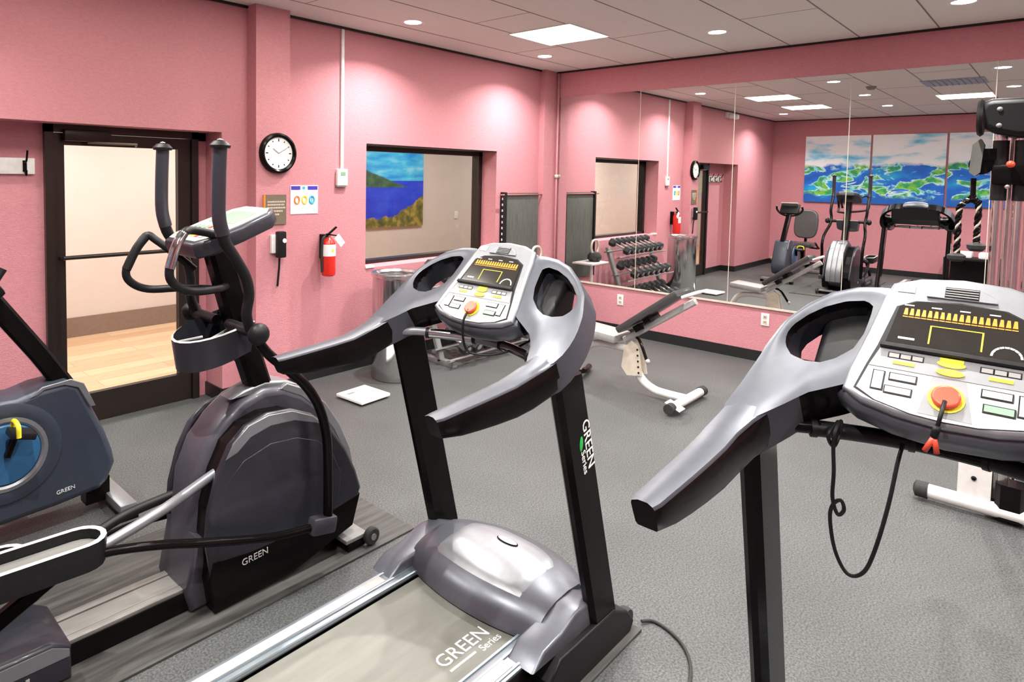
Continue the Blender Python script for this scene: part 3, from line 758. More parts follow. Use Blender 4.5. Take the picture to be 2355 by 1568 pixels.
WF = [0.0]
def widen(x, y):
    t_ = min(1, max(0, (x - .3) / .3)); t_ = t_ * t_ * (3 - 2 * t_)
    return y * (1 + WF[0] * t_)
def treadmill(label, loc, k, letters=True, cord_pts=None, clipped=False, wf=0.0, barmat='silver'):
    WF[0] = wf
    t = thing('treadmill', label, 'treadmill', (0, 0, 0))
    P = lambda nm, mb, lab=None: link(nm, mb, t, lab)
    # deck
    d = MB(['black', 'blackmat'])
    d.bb(-1.05, .86, -.35, -.265, .02, .145, bev=.01).bb(-1.05, .86, .265, .35, .02, .145, bev=.01).bb(-1.05, -.98, -.35, .35, .04, .15, bev=.01).m(1).bb(-1.0, .8, -.27, .27, .04, .115)
    P('deck_frame', d)
    bl = P('running_belt', MB(['belt']).bb(-1.0, .66, -.235, .235, .115, .14, bev=.004))
    if letters:
        sub('lettering', text_mb('GREEN', .075, 'printwhite', frame_mtx((.27, -.165, .1405), (1, 0, 0), (0, 1, 0))), bl)
        sub('lettering', text_mb('Series', .04, 'printwhite', frame_mtx((.42, -.205, .1405), (1, 0, 0), (0, 1, 0))), bl)
        sub('underline', MB(['printwhite']).bb(.28, .40, -.192, -.184, .14, .1412), bl)
    for S in (-1, 1):
        f = MB(['alu'])
        y0, y1 = (.245, .345)
        ys_ = sorted((S * y0, S * y1))
        f.bb(-1.02, .56, ys_[0], ys_[1], .14, .152, bev=.003)
        for q_ in (.25, .28, .33): f.bb(-1.02, .56, S * q_ - .004, S * q_ + .004, .152, .156)
        fr = P('foot_rail', f)
        sub('grip_strip', MB(['greylt']).bb(-.9, .42, S * .305 - .02, S * .305 + .02, .152, .1575, bev=.002), fr)
    # motor cover: cross sections along y, curved rear lip
    mc = MB(['gun', 'silver'])
    n = 28
    prof = [(0.0, .145), (0.005, .185), (.02, .21), (.05, .235), (.09, .252), (.15, .265), (.24, .27), (.33, .26), (.38, .235), (.41, .18), (.42, .02)]
    def span(y):
        u = abs(y) / .31
        return .565 - .05 * (1 - u ** 2), .985 - .09 * u ** 2.4
    rows = []
    for j in range(n + 1):
        y = -.31 + .62 * j / n; u = abs(y) / .31; xr, xf = span(y)
        rows.append([mc.bm.verts.new((xr + (xf - xr) * px / .42, y, pz if pz < .15 else .145 + (pz - .145) * (1 - .22 * u ** 3))) for px, pz in prof])
    for j in range(n):
        for i in range(len(prof) - 1): mc.face([rows[j][i], rows[j][i + 1], rows[j + 1][i + 1], rows[j + 1][i]], True)
    mc.face(rows[0]); mc.face(rows[-1][::-1])
    mcv = P('motor_cover', mc)
    def top(a, b_, h):
        xr, xf = span(b_); x_ = (a - xr) / (xf - xr) * .42; z_ = .26
        for i in range(len(prof) - 1):
            if prof[i][0] <= x_ <= prof[i + 1][0]: z_ = prof[i][1] + (prof[i + 1][1] - prof[i][1]) * (x_ - prof[i][0]) / (prof[i + 1][0] - prof[i][0]); break
        z_ = .145 + (z_ - .145) * (1 - .22 * (abs(b_) / .31) ** 3)
        return Vector((a, b_, z_ + h))
    lidp = MB(['silver']); G = 14; vv = {}
    for i in range(G + 1):
        for j in range(G + 1):
            b_ = -.215 + .43 * j / G
            x0_ = span(b_)[0] + .065; x1_ = .885 - .06 * (abs(b_) / .215) ** 3
            vv[i, j] = lidp.bm.verts.new(top(x0_ + (x1_ - x0_) * i / G, b_, -.002 + .008 * (0 < i < G and 0 < j < G)))
    for i in range(G):
        for j in range(G): lidp.face([vv[i, j], vv[i + 1, j], vv[i + 1, j + 1], vv[i, j + 1]], True)
    sub('cover_lid', lidp, mcv)
    em = MB(['black', 'printwhite'])
    for mi_, ra_, rb_, o_ in ((0, 1.0, 1.0, .0085), (1, .8, .88, .0105)):
        em.mi = mi_
        em.face([em.bm.verts.new(top(.80 + math.cos(a_ * PI / 14) * .021 * ra_, math.sin(a_ * PI / 14) * .05 * rb_, o_)) for a_ in range(28)])
    sub('emblem', em, mcv)
    # side skirts + base feet
    for S in (-1, 1):
        q = MB(['blackmat', 'gun'])
        q.prism([(.5, .0), (1.02, .0), (1.05, .04), (1.0, .1), (.9, .15), (.56, .15), (.5, .1)], S * .335, S * .415, lambda a, b_, h: (a, h, b_), rim=.008)
        q.m(1).prism([(.44, .15), (.50, .195), (.60, .205), (.68, .235), (.78, .235), (.86, .20), (.9, .14)], S * .285, S * .39, lambda a, b_, h: (a, h, b_), rim=.01)
        P('side_skirt', q)
        q = MB(['rubber']); q.lathe([(0, -.02), (.035, -.018), (.04, 0), (.035, .018), (0, .02)], (1.03, S * .385, .045), 'Y', 20)
        P('transport_wheel', q)
        # upright
        q = MB(['black'])
        a0, a1 = Vector((.60, S * .372, 1.06)), Vector((.885, S * .385, .03))
        wx = .155; wy = .05
        rings = []
        for j in range(2):
            c_ = (a0, a1)[j]; bq = .016
            co = [(-wx / 2 + bq, -wy / 2), (wx / 2 - bq, -wy / 2), (wx / 2, -wy / 2 + bq), (wx / 2, wy / 2 - bq), (wx / 2 - bq, wy / 2), (-wx / 2 + bq, wy / 2), (-wx / 2, wy / 2 - bq), (-wx / 2, -wy / 2 + bq)]
            rings.append([q.bm.verts.new(c_ + Vector((a_, b_, 0))) for a_, b_ in co])
        for i in range(8): q.face([rings[0][i], rings[0][(i + 1) % 8], rings[1][(i + 1) % 8], rings[1][i]])
        q.face(rings[0]); q.face(rings[1][::-1])
        up = P('upright', q)
        if letters and S == -1:
            dn = (a1 - a0).normalized(); o_ = a0 + dn * .17 + Vector((.022, -.0255, 0))
            # outside face of the upright: reads downward
            sub('lettering', text_mb('GREEN', .058, 'printwhite', frame_mtx(o_ + Vector((.0, 0, 0)), dn, (1, 0, .0))), up)
            sub('lettering', text_mb('Series', .036, 'printwhite', frame_mtx(o_ + dn * .105 + Vector((-.03, 0, 0)), dn, (1, 0, 0))), up)
            lf = MB(['green']); lf.ball(o_ + dn * .075 + Vector((-.022, -.0, 0)), .022, 14, (.45, .08, 1.2))
            sub('leaf_mark', lf, up)
        P('handrail', rail(S))
        P('console_wing', wing(S))
        # cup well insert
        q = MB(['slatedk', 'blackmat'])
        pts_t = [Vector((a_, b_)) for a_, b_ in HOLE_]; cc = Vector((.66, .27))
        r0 = [q.bm.verts.new(Vector((p.x, widen(p.x, p.y) * S, gprof(p.x))) + gnorm(p.x) * .03) for p in pts_t]
        r1 = []
        for p in pts_t:
            pp = cc + (p - cc) * .8; r1.append(q.bm.verts.new(Vector((pp.x + .01, widen(pp.x, pp.y) * S, gprof(pp.x))) + gnorm(pp.x) * .085))
        for i in range(len(r0)): q.face([r0[i], r0[(i + 1) % len(r0)], r1[(i + 1) % len(r1)], r1[i]], True)
        # half floor so that the lower part of the well stays open like the real tray
        low = [i for i, p in enumerate(pts_t) if p.x < .67]
        fl = [r1[i] for i in range(len(r1)) if pts_t[i].x < .635]
        q.m(0)
        q.face(fl, False)
        P('cup_well', q)
    # neck under the console
    q = MB(['blackmat'])
    q.prism([(.60, 1.17), (.69, 1.125), (.80, 1.2), (.83, 1.34), (.77, 1.34), (.61, 1.195)], -.27, .27, lambda a, b_, h: (a, h, b_), rim=.02)
    P('console_underside', q)
    # housing
    hs = MB(['wingpaint', 'silver'])
    ol = [(-.035, -.188), (-.062, -.15), (-.08, -.085), (-.088, 0), (-.08, .085), (-.062, .15), (-.035, .188), (.02, .182), (.12, .162), (.22, .145), (.262, .132), (.282, .08), (.29, 0), (.282, -.08), (.262, -.132), (.22, -.145), (.12, -.162), (.02, -.182)]
    hs.prism([(a - .004 * (a < 0), b_ * 1.07) for a, b_ in ol], -.082, -.006, fmap, rim=.022); hs.m(1).prism([(a if a > -.03 else -.03 + (a + .03) * .82, b_ * .985) for a, b_ in ol], -.012, .012, fmap, rim=.01)
    hg = P('console_housing', hs)
    # face panel, keys, display
    q = MB(['blackmat']); q.prism([(-.03, -.163), (-.05, -.124), (-.0655, -.056), (-.069, 0), (-.0655, .056), (-.05, .124), (-.03, .163), (.036, .148), (.085, .135), (.195, .114), (.215, .08), (.222, 0), (.215, -.08), (.195, -.114), (.085, -.135), (.036, -.148)], .0115, .0128, fmap)
    P('face_gasket', q)
    kp = MB(['keypad'])
    kp.prism([(-.028, -.157), (-.05, -.12), (-.065, -.055), (-.068, 0), (-.065, .055), (-.05, .12), (-.028, .157), (.035, .142), (.035, -.142)], .012, .0155, fmap)
    kpo = P('keypad', kp)
    q = MB(['keygrey']); q.prism([(.03, -.143), (.03, .143), (.078, .128), (.078, -.128)], .012, .0175, fmap); q.prism([(-.06, -.045), (-.06, .045), (.03, .028), (.03, -.028)], .0155, .0165, fmap)
    sub('grey_band', q, kpo)
    def key(s0, s1, y0, y1, m_, h=.0195, b0=.0145, nm='key'):
        q_ = MB(['blackmat', m_]); e_ = .0025
        q_.prism([(s0 - e_, y0 - e_), (s0 - e_, y1 + e_), (s1 + e_, y1 + e_), (s1 + e_, y0 - e_)], b0, h - .001, fmap).m(1).prism([(s0, y0), (s0, y1), (s1, y1), (s1, y0)], b0, h, fmap)
        sub(nm, q_, kpo)
    key(-.024, .018, .112, .13, 'keypad'); key(-.024, .018, -.13, -.112, 'keypad')
    key(.004, .018, .055, .1, 'greylt'); key(-.028, -.014, .06, .105, 'cream'); key(.004, .018, -.1, -.055, 'cream'); key(-.028, -.014, -.105, -.06, 'greenkey')
    for y_ in (.1, .079, .058, -.058, -.079, -.1): key(.058, .068, y_ - .009, y_ + .009, 'greylt', .0185, .0175)
    for s_, y0_, y1_ in ((.046, .062, .1), (.046, -.1, -.062), (.072, -.02, .02)):
        q_ = MB(['yellow']); q_.prism([(s_ - .004, y0_), (s_ - .004, y1_), (s_ + .004, y1_), (s_ + .004, y0_)], .0175, .019, fmap); sub('yellow_strip', q_, kpo)
    for s_ in (.042, .062):
        q_ = MB(['yellow']); q_.prism([(s_ + .008 * math.sin(a_ * PI / 8), .024 * math.cos(a_ * PI / 8)) for a_ in range(16)], .0175, .0205, fmap); sub('yellow_key', q_, kpo)
    # stop button
    q = MB(['yellow']); q.prism([(-.018 + .031 * math.sin(a_ * PI / 10), .031 * math.cos(a_ * PI / 10)) for a_ in range(20)], .0165, .019, fmap)
    sp_ = P('stop_button', q)
    q = MB(['orangered']); q.prism([(-.018 + .025 * math.sin(a_ * PI / 10), .025 * math.cos(a_ * PI / 10)) for a_ in range(20)], .019, .033, fmap, rim=.005); sub('button_cap', q, sp_)
    # display
    q = MB(['screen', 'blackmat']); q.prism([(.088, -.122), (.088, .122), (.193, .108), (.211, .075), (.216, 0), (.211, -.075), (.193, -.108)], .012, .017, fmap)
    q.m(1).prism([(.078, -.128), (.078, .128), (.088, .125), (.088, -.125)], .012, .03, fmap, rim=.002)
    ds = P('display', q)
    q = MB(['led', 'ledy', 'printwhite'])
    for i in range(18):
        y_ = -.094 + .188 * i / 17
        q.mi = 0; q.prism([(.172, y_ - .0042), (.172, y_ + .0042), (.190, y_ + .0025), (.190, y_ - .0025)], .017, .0178, fmap)
        q.prism([(.166, y_ - .005), (.166, y_ + .005), (.1685, y_ + .005), (.1685, y_ - .005)], .017, .0178, fmap)
    q.mi = 1
    for a_, b_, c_, d_ in ((.105, .152, .043, .046), (.105, .152, -.046, -.043), (.150, .152, -.046, .046)): q.prism([(a_, c_), (a_, d_), (b_, d_), (b_, c_)], .017, .0178, fmap)
    q.mi = 2
    for y_ in (.09, .04, -.01, -.06): q.prism([(.197, y_ - .009), (.197, y_ + .009), (.200, y_ + .009), (.200, y_ - .009)], .017, .0176, fmap)
    q.prism([(.108, .07), (.108, .1), (.113, .1), (.113, .07)], .017, .0176, fmap)
    for i in range(9):
        a_ = PI * i / 9; a2 = PI * (i + 1) / 9 - .05
        q.prism([(.1 + .022 * math.sin(a_), -.085 + .022 * math.cos(a_)), (.1 + .026 * math.sin(a_), -.085 + .026 * math.cos(a_)), (.1 + .026 * math.sin(a2), -.085 + .026 * math.cos(a2)), (.1 + .022 * math.sin(a2), -.085 + .022 * math.cos(a2))], .017, .0178, fmap)
    sub('readout', q, ds)
    # fan vent
    q = MB(['silver', 'blackmat']); arc = [(.228 + .034 * math.sin(a_ * PI / 12), .062 * math.cos(a_ * PI / 12)) for a_ in range(13)]
    q.prism(arc, .012, .018, fmap, rim=.002)
    fv = P('fan_housing', q)
    q = MB(['blackmat', 'grey']); q.prism([(.230, -.03), (.230, .03), (.258, .03), (.258, -.03)], .018, .0188, fmap)
    for i in range(4): q.m(1).prism([(.233 + i * .0065, -.029), (.233 + i * .0065, .029), (.2355 + i * .0065, .029), (.2355 + i * .0065, -.029)], .0188, .0205, fmap)
    sub('fan_grille', q, fv)
    q = MB(['greylt']); q.prism([(.236, .085), (.236, .118), (.258, .112), (.258, .085)], .012, .0135, fmap); P('instruction_label', q)
    # grab bar
    bar = [(.52, .345, 1.09), (.57, .27, 1.095), (.64, .15, 1.09), (.665, 0, 1.088), (.64, -.15, 1.09), (.57, -.27, 1.095), (.52, -.345, 1.09)]
    gb = P('grab_bar', MB([barmat]).tube(bar, .0165, 14))
    for sl in ((.25, .06), (-.06, -.25)):
        ptsb = []
        for i in range(6):
            y_ = sl[0] + (sl[1] - sl[0]) * i / 5; u = abs(y_) / .345
            ptsb.append((.667 - .145 * u ** 1.75, y_, 1.089 + .003 * u))
        g_ = MB(['brushed' if barmat == 'silver' else 'blackmat', 'blackmat']); g_.tube(ptsb, .0185, 14, sub=3)
        g_.m(1).tube([ptsb[0], [ptsb[0][0] + (ptsb[1][0] - ptsb[0][0]) * .3, ptsb[0][1] + (ptsb[1][1] - ptsb[0][1]) * .3, ptsb[0][2]]], .021, 14, smooth_path=False)
        g_.m(1).tube([ptsb[-1], [ptsb[-1][0] + (ptsb[-2][0] - ptsb[-1][0]) * .3, ptsb[-1][1] + (ptsb[-2][1] - ptsb[-1][1]) * .3, ptsb[-1][2]]], .021, 14, smooth_path=False)
        sub('pulse_grip', g_, gb)
    if clipped:
        q = MB(['blackmat', 'orangered'])
        a_ = fmap(-.03, 0, .034); b_ = fmap(-.09, .006, .03); c_ = b_ + Vector((-.0, .008, -.04))
        q.tube([a_, b_], .004, 8, smooth_path=False).tube([b_ + Vector((0, 0, .004)), b_ + (c_ - b_) * .5], .007, 8, smooth_path=False)
        q.m(1).tube([b_ + (c_ - b_) * .5 + Vector((0, 0, 0)), c_ + Vector((0, .01, -.012))], .005, 8, smooth_path=False).tube([b_ + (c_ - b_) * .5, c_ + Vector((0, -.01, -.012))], .005, 8, smooth_path=False)
        P('safety_clip', q, 'red safety clip')
    if cord_pts:
        q = MB(['blackmat']); q.tube(cord_pts, .0042, 8, sub=6); P('safety_cord', q)
    t.location = loc; t.scale = (k, k, k)
    t['_o'] = tuple(loc)
    return t

treadmill('grey treadmill in front of the elliptical trainer, lettering on its belt and upright', (1.17, 1.52, 0), 1.0, True, [tuple(fmap(-.03, 0, .03)), tuple(fmap(-.085, .0, .02)), (.53, -.003, 1.09), (.56, -.05, 1.07), (.62, -.12, 1.085), (.68, -.2, 1.14)], wf=.05)
T2o = (1.115, .165, 0.0); T2k = 1.02
def loc2(p): return tuple((Vector(p) - Vector(T2o)) / T2k)
cord2 = [(1.70, .36, 1.148), (1.66, .37, 1.125), (1.69, .365, 1.09), (1.72, .36, 1.115), (1.70, .355, 1.15), (1.665, .36, 1.12), (1.69, .362, 1.03), (1.69, .362, .97), (1.69, .35, .935), (1.69, .338, .95), (1.69, .345, .97), (1.69, .36, .955), (1.69, .365, .92), (1.69, .352, .85), (1.69, .325, .805), (1.69, .295, .82), (1.69, .275, .88), (1.71, .258, .98), (1.745, .25, 1.07), (1.765, .245, 1.11)]
treadmill('treadmill nearest the cable machine, black cord looped over its grab bar and red stop button', T2o, T2k, False, [loc2(p) for p in cord2], True, wf=-.09, barmat='black')
# power cord of the first treadmill
tag(link('power_cord', MB(['rubber']).tube([(2.27, 1.10, .012), (2.31, 1.07, .007), (2.30, 1.0, .007), (2.26, .93, .007), (2.18, .87, .007), (2.05, .83, .007), (1.8, .8, .007)], .006, 8)), 'thin power cord curling over the floor from the foot of the lettered treadmill', 'cord')
tag(link('floor_mat', MB(['matgrey']).bb(-.2, 2.235, 1.08, 1.98, 0.0005, .01, bev=.002)), 'thin grey rubber mat under the lettered treadmill', 'mat')
tag(link('floor_mat', MB(['matgrey']).bb(-.3, 2.11, 2.19, 3.02, 0.0005, .01, bev=.002)), 'thin grey rubber mat under the elliptical trainer', 'mat')

# ------------------------------------------------------------------ elliptical trainer (world coordinates)
EY = 2.46
el = thing('elliptical_trainer', 'dark elliptical trainer with tall moving arms between the door and the lettered treadmill', 'elliptical trainer', (1.3, EY, 0))
XZ = lambda a, b_, h: (a, h, b_)
hull = [(1.06, .03), (1.09, .2), (1.10, .36), (1.115, .5), (1.165, .62), (1.24, .705), (1.32, .765), (1.42, .795), (1.52, .785), (1.62, .735), (1.72, .65), (1.80, .53), (1.86, .4), (1.885, .3), (1.86, .22), (1.76, .14), (1.5, .075), (1.2, .035)]
q = MB(['slate']); q.prism(hull, EY - .07, EY + .13, XZ, rim=.035)
q.prism([(1.08, .012), (1.06, .09), (1.10, .3), (1.2, .26), (1.28, .02)], EY - .12, EY + .15, XZ, rim=.02)
sh = link('shroud', q, el)
sub('seam_ridge', MB(['silver']).prism([(1.28, .775), (1.34, .80), (1.44, .815), (1.54, .80), (1.6, .77), (1.52, .76), (1.4, .77)], EY - .045, EY + .045, XZ, rim=.01), sh)
q = MB(['silver'])
for yy in (-.035, .032, .099):
    q.prism([(1.50, .775), (1.53, .795), (1.635, .745), (1.735, .66), (1.815, .54), (1.875, .41), (1.90, .3), (1.87, .21), (1.85, .22), (1.87, .3), (1.83, .42), (1.78, .52), (1.70, .63), (1.6, .72)], EY + yy - .033, EY + yy + .033, XZ, rim=.006)
sub('front_rib', q, sh)
for S in (-1, 1):
    cov = [(1.13, .14), (1.105, .3), (1.115, .42), (1.15, .55), (1.20, .65), (1.27, .71), (1.37, .735), (1.48, .725), (1.58, .68), (1.68, .59), (1.76, .48), (1.82, .36), (1.85, .27), (1.82, .2), (1.7, .16), (1.5, .14), (1.3, .125)]
    q = MB(['slatedk']); q.prism(cov, EY + S * .155, EY + S * .187, XZ, rim=.015)
    cv = link('side_cover', q, el)
    band = [(1.185, .60), (1.215, .655), (1.28, .708), (1.37, .728), (1.48, .718), (1.58, .672), (1.67, .59), (1.60, .635), (1.49, .675), (1.38, .682), (1.29, .66), (1.235, .615)]
    sub('highlight_band', MB(['silver']).prism(band, EY + S * .178, EY + S * .1885, XZ, rim=.003), cv)
    inn = [(1.16, .2), (1.15, .36), (1.18, .5), (1.26, .575), (1.38, .61), (1.5, .6), (1.6, .56), (1.68, .49), (1.73, .38), (1.72, .26), (1.6, .2), (1.4, .175)]
    sub('inset_panel', MB(['slatedk']).prism(inn, EY + S * .183, EY + S * .1885, XZ, rim=.003), cv)
    q = MB(['black']); q.prism([(a, b_) for a, b_ in cov], EY + S * .06, EY + S * .157, lambda a, b_, h: (1.49 + (a - 1.49) * .95, h, .42 + (b_ - .42) * .95)); q.prism([(1.14, .015), (1.12, .14), (1.13, .22), (1.3, .2), (1.5, .2), (1.7, .225), (1.84, .245), (1.80, .11), (1.5, .03)], EY + S * .1, EY + S * .189, XZ, rim=.006)
    link('crank_slot', q, el)
for S, dx, dz in ((-1, 0, 0), (1, -.06, -.02)):
    ya_ = EY + S * .245
    arm = [(1.135, ya_, 1.79), (1.13, ya_, 1.66), (1.13, ya_, 1.54), (1.15, ya_, 1.45), (1.195, ya_, 1.38), (1.235, ya_, 1.31), (1.25, ya_, 1.24), (1.245, ya_ - S * .01, 1.16), (1.27, ya_ - S * .02, 1.09)]
    a_ = link('moving_arm', MB(['blackmat']).tube(arm, [.0225] * 4 + [.02] * 5, 14), el)
    sub('foam_grip', MB(['slatedk']).tube([arm[0], arm[1], arm[2], (1.145, ya_, 1.47)], .0255, 14), a_)
    sub('end_cap', MB(['blackmat', 'printwhite']).lathe([(0, 1.785), (.036, 1.785), (.038, 1.795), (.024, 1.81), (0, 1.815)], (1.135, ya_, 0)).m(1).lathe([(0, 1.812), (.012, 1.815), (0, 1.82)], (1.135, ya_, 0), n=12), a_)
    yb_ = EY + S * .262
    lo = [(1.27, ya_ - S * .02, 1.09), (1.33, yb_ - S * .02, 1.0), (1.40, yb_, .93), (1.48, yb_ + S * .012, .85), (1.55, yb_ + S * .012, .74), (1.59 + dx, yb_ + S * .012, .6), (1.60 + dx, yb_ + S * .01, .42), (1.60 + dx, yb_ + S * .01, .24)]
    lw = link('lower_arm', MB(['black']).tube(lo, .02, 14), el)
    link('pivot_joint', MB(['blackmat']).tube([(1.27, EY + S * .05, 1.09), (1.27, ya_ + S * .02, 1.09)], .022, 14, smooth_path=False).ball((1.27, ya_ + S * .035, 1.09), .043, 18, (1, .8, 1)), el)
    link('link_bracket', MB(['slate']).box((1.57 + dx, yb_ + S * .012, .235), (.12, .055, .07), Matrix.Rotation(math.radians(12), 3, 'Y'), bev=.014), el)
    zz = 0 if S < 0 else -.16
    px = 0 if S < 0 else -.14
    link('pedal_link', MB(['black']).tube([(1.55 + dx, yb_ + S * .01, .235), (1.35 + dx, yb_, .265 + zz * .3), (1.1 + px * .6, yb_ - S * .01, .34 + zz * .6), (.92 + px, yb_ - S * .03, .395 + zz), (.76 + px, yb_ - S * .05, .43 + zz), (.66 + px, yb_ - S * .06, .43 + zz)], .016, 12), el)
    link('crank_rod', MB(['silver' if S < 0 else 'blackmat']).tube([(1.3, EY + S * .118, .57 + zz), (1.17, EY + S * .12, .53 + zz * .9), (.96, EY + S * .18, .495 + zz), (.79, EY + S * .18, .45 + zz), (.70 + px, EY + S * .18, .43 + zz)], .019, 12), el)
    # pedal tray
    pc = Vector((.58 + px, EY + S * .185, .475 + zz))
    ol = []
    for (cx_, s_) in ((.1, 1), (-.2, -1)):
        for k_ in range(9):
            a2 = -PI / 2 + PI * k_ / 8
            ol.append((cx_ + s_ * .075 * math.cos(a2), s_ * .075 * math.sin(a2)))
    q = MB(['trackgrey', 'blackmat'])
    q.prism([(x_ * .92, y_ * .86) for x_, y_ in ol], -.045, -.005, lambda a, b_, h: pc + Vector((a, b_, h - .03 * a)), rim=.012)
    pd = link('pedal', q, el)
    q = MB(['greylt', 'blackmat'])
    n_ = len(ol); r0 = [q.bm.verts.new(pc + Vector((x_, y_, .028 - .03 * x_))) for x_, y_ in ol]; r1 = [q.bm.verts.new(pc + Vector((x_ * .9, y_ * .76, .028 - .03 * x_))) for x_, y_ in ol]
    r2 = [q.bm.verts.new(pc + Vector((x_ * .9, y_ * .76, -.004 - .03 * x_))) for x_, y_ in ol]; r3 = [q.bm.verts.new(pc + Vector((x_, y_, -.02 - .03 * x_))) for x_, y_ in ol]
    for i in range(n_):
        j = (i + 1) % n_
        q.mi = 0; q.face([r0[i], r0[j], r1[j], r1[i]]); q.mi = 1; q.face([r1[i], r1[j], r2[j], r2[i]]); 
    sub('pedal_rim', q, pd)
    q = MB(['blackmat']); r0 = [q.bm.verts.new(pc + Vector((x_ * 1.003, y_ * 1.01, .027 - .03 * x_))) for x_, y_ in ol]; r3 = [q.bm.verts.new(pc + Vector((x_ * .97, y_ * .94, -.06 - .03 * x_))) for x_, y_ in ol]
    for i in range(n_): q.face([r3[i], r3[(i + 1) % n_], r0[(i + 1) % n_], r0[i]], True)
    q.face(r3)
    sub('pedal_side', q, pd)
    link('roller_arm', MB(['black']).rect_tube([(.70 + px, EY + S * .16, .44 + zz), (.2 + px * .5, EY + S * .13, .16 if S < 0 else .14)], .035, .05), el)
# mast, console
link('mast', MB(['black']).rect_tube([(1.44, EY, .76), (1.36, EY, 1.0), (1.25, EY, 1.38)], .085, .10, up=(1, 0, .3)), el)
cs = MB(['slatedk', 'greylt'])
ca, cb = Vector((1.075, EY, 1.425)), Vector((1.44, EY, 1.555))
cd = (cb - ca).normalized(); cn = Vector((-cd.z, 0, cd.x))
cm = lambda a, b_, h: ca + cd * a + Vector((0, b_, 0)) + cn * h
CL = (cb - ca).length
oc = [(0.01, -.12), (0.01, .12), (.06, .155), (CL * .5, .165), (CL - .05, .15), (CL, .10), (CL, -.10), (CL - .05, -.15), (CL * .5, -.165), (.06, -.155)]
cs.prism(oc, -.065, 0, cm, rim=.015)
cso = link('console', cs, el)
fc = [(.03 + (a - .03) * .97, b_ * .93) for a, b_ in oc]
sub('console_face', MB(['greylt']).prism([(.03, -.11), (.03, .11), (.07, .142), (CL * .5, .15), (CL - .055, .137), (CL - .015, .09), (CL - .015, -.09), (CL - .055, -.137), (CL * .5, -.15), (.07, -.142)], 0, .004, cm), cso)
q = MB(['greenkey']); q.prism([(.2, -.1), (.2, .1), (.32, .09), (.32, -.09)], .004, .006, cm); sub('screen', q, cso)
q = MB(['greenkey', 'orangered', 'yellow'])
for i in range(3):
    for j in range(6): q.m((i + j) % 3 if (i * j) % 4 == 0 else 0).prism([(.06 + i * .04, -.1 + j * .038), (.06 + i * .04, -.08 + j * .038), (.08 + i * .04, -.08 + j * .038), (.08 + i * .04, -.1 + j * .038)], .004, .007, cm)
sub('keys', q, cso)
# fixed handles
for S, pts in ((-1, [(1.27, EY - .03, 1.24), (1.18, EY - .12, 1.25), (1.04, EY - .20, 1.27), (.975, EY - .21, 1.31), (.965, EY - .21, 1.36), (.99, EY - .21, 1.44), (1.02, EY - .2, 1.48), (1.07, EY - .17, 1.485), (1.2, EY - .14, 1.455)]),
               (1, [(1.27, EY + .03, 1.22), (1.16, EY + .13, 1.225), (1.05, EY + .19, 1.225), (.985, EY + .2, 1.26), (.97, EY + .2, 1.31), (1.01, EY + .2, 1.39), (1.05, EY + .2, 1.44), (1.08, EY + .18, 1.42), (1.14, EY + .13, 1.36), (1.2, EY + .1, 1.3)])):
    fh = link('fixed_handle', MB(['blackmat']).tube(pts, .0155, 12), el)
    sub('pulse_sensor', MB(['brushed' if S < 0 else 'blackmat']).tube(pts[4:7], .0175, 12), fh)
# bottle tray: D shaped dish round the mast
q = MB(['slatedk', 'greylt'])
arc = [(1.33 + .0, EY - .15)] + [(1.24 - .17 * math.sin(PI * k_ / 12), EY - .155 * math.cos(PI * k_ / 12)) for k_ in range(13)] + [(1.33, EY + .15)]
def traymap(z): return lambda p, s_: Vector((1.24 + (p[0] - 1.24) * s_, EY + (p[1] - EY) * s_, z + .25 * (p[0] - 1.2)))
ring = lambda z, s_: [q.bm.verts.new(traymap(z)(p, s_)) for p in arc]
ra, rb, rc, rd, re_ = ring(.955, .9), ring(1.075, 1.0), ring(1.08, .95), ring(.975, .86), None
n_ = len(arc)
for A_, B_, mi_ in ((ra, rb, 0), (rb, rc, 1), (rc, rd, 0)):
    q.mi = mi_
    for i in range(n_): q.face([A_[i], A_[(i + 1) % n_], B_[(i + 1) % n_], B_[i]], True)
q.mi = 0; q.face(rd); q.face(ra[::-1])
tr = link('bottle_tray', q, el)
sub('divider', MB(['greylt']).tube([(1.1, EY - .06, 1.02), (1.2, EY - .03, 1.035), (1.28, EY - .02, 1.06)], .006, 8).tube([(1.1, EY + .07, 1.02), (1.2, EY + .03, 1.035)], .006, 8), tr)
# base
q = MB(['trackgrey', 'black'])
q.m(1).bb(.62, 1.14, EY - .09, EY + .09, .012, .085)
q.m(0).bb(.62, 1.12, EY - .085, EY - .05, .085, .1, bev=.003).bb(.62, 1.12, EY - .045, EY + .045, .085, .097, bev=.003).bb(.62, 1.12, EY + .05, EY + .085, .085, .1, bev=.003)
link('roller_track', q, el)
q = MB(['slatedk', 'silver']); q.prism([(.66, .012), (.66, .12), (.6, .16), (.2, .16), (.1, .12), (.08, .012)], EY - .15, EY + .15, XZ, rim=.02)
rh = link('rear_housing', q, el)
q = MB(['greylt'])
for i in range(9): q.bb(.30 + i * .028, .311 + i * .028, EY - .1525, EY - .149, .05, .08)
sub('vent_slots', q, rh)
sub('housing_stripe', MB(['silver']).prism([(.12, .10), (.12, .125), (.2, .145), (.6, .145), (.65, .118), (.65, .095)], EY - .153, EY - .148, XZ), rh)
link('front_stabiliser', MB(['grey', 'black']).bb(1.74, 1.86, EY - .22, EY + .22, .05, .068, bev=.004).m(1).bb(1.75, 1.85, EY - .22, EY + .22, .014, .05, bev=.006).rect_tube([(1.5, EY, .06), (1.8, EY, .05)], .08, .06), el)
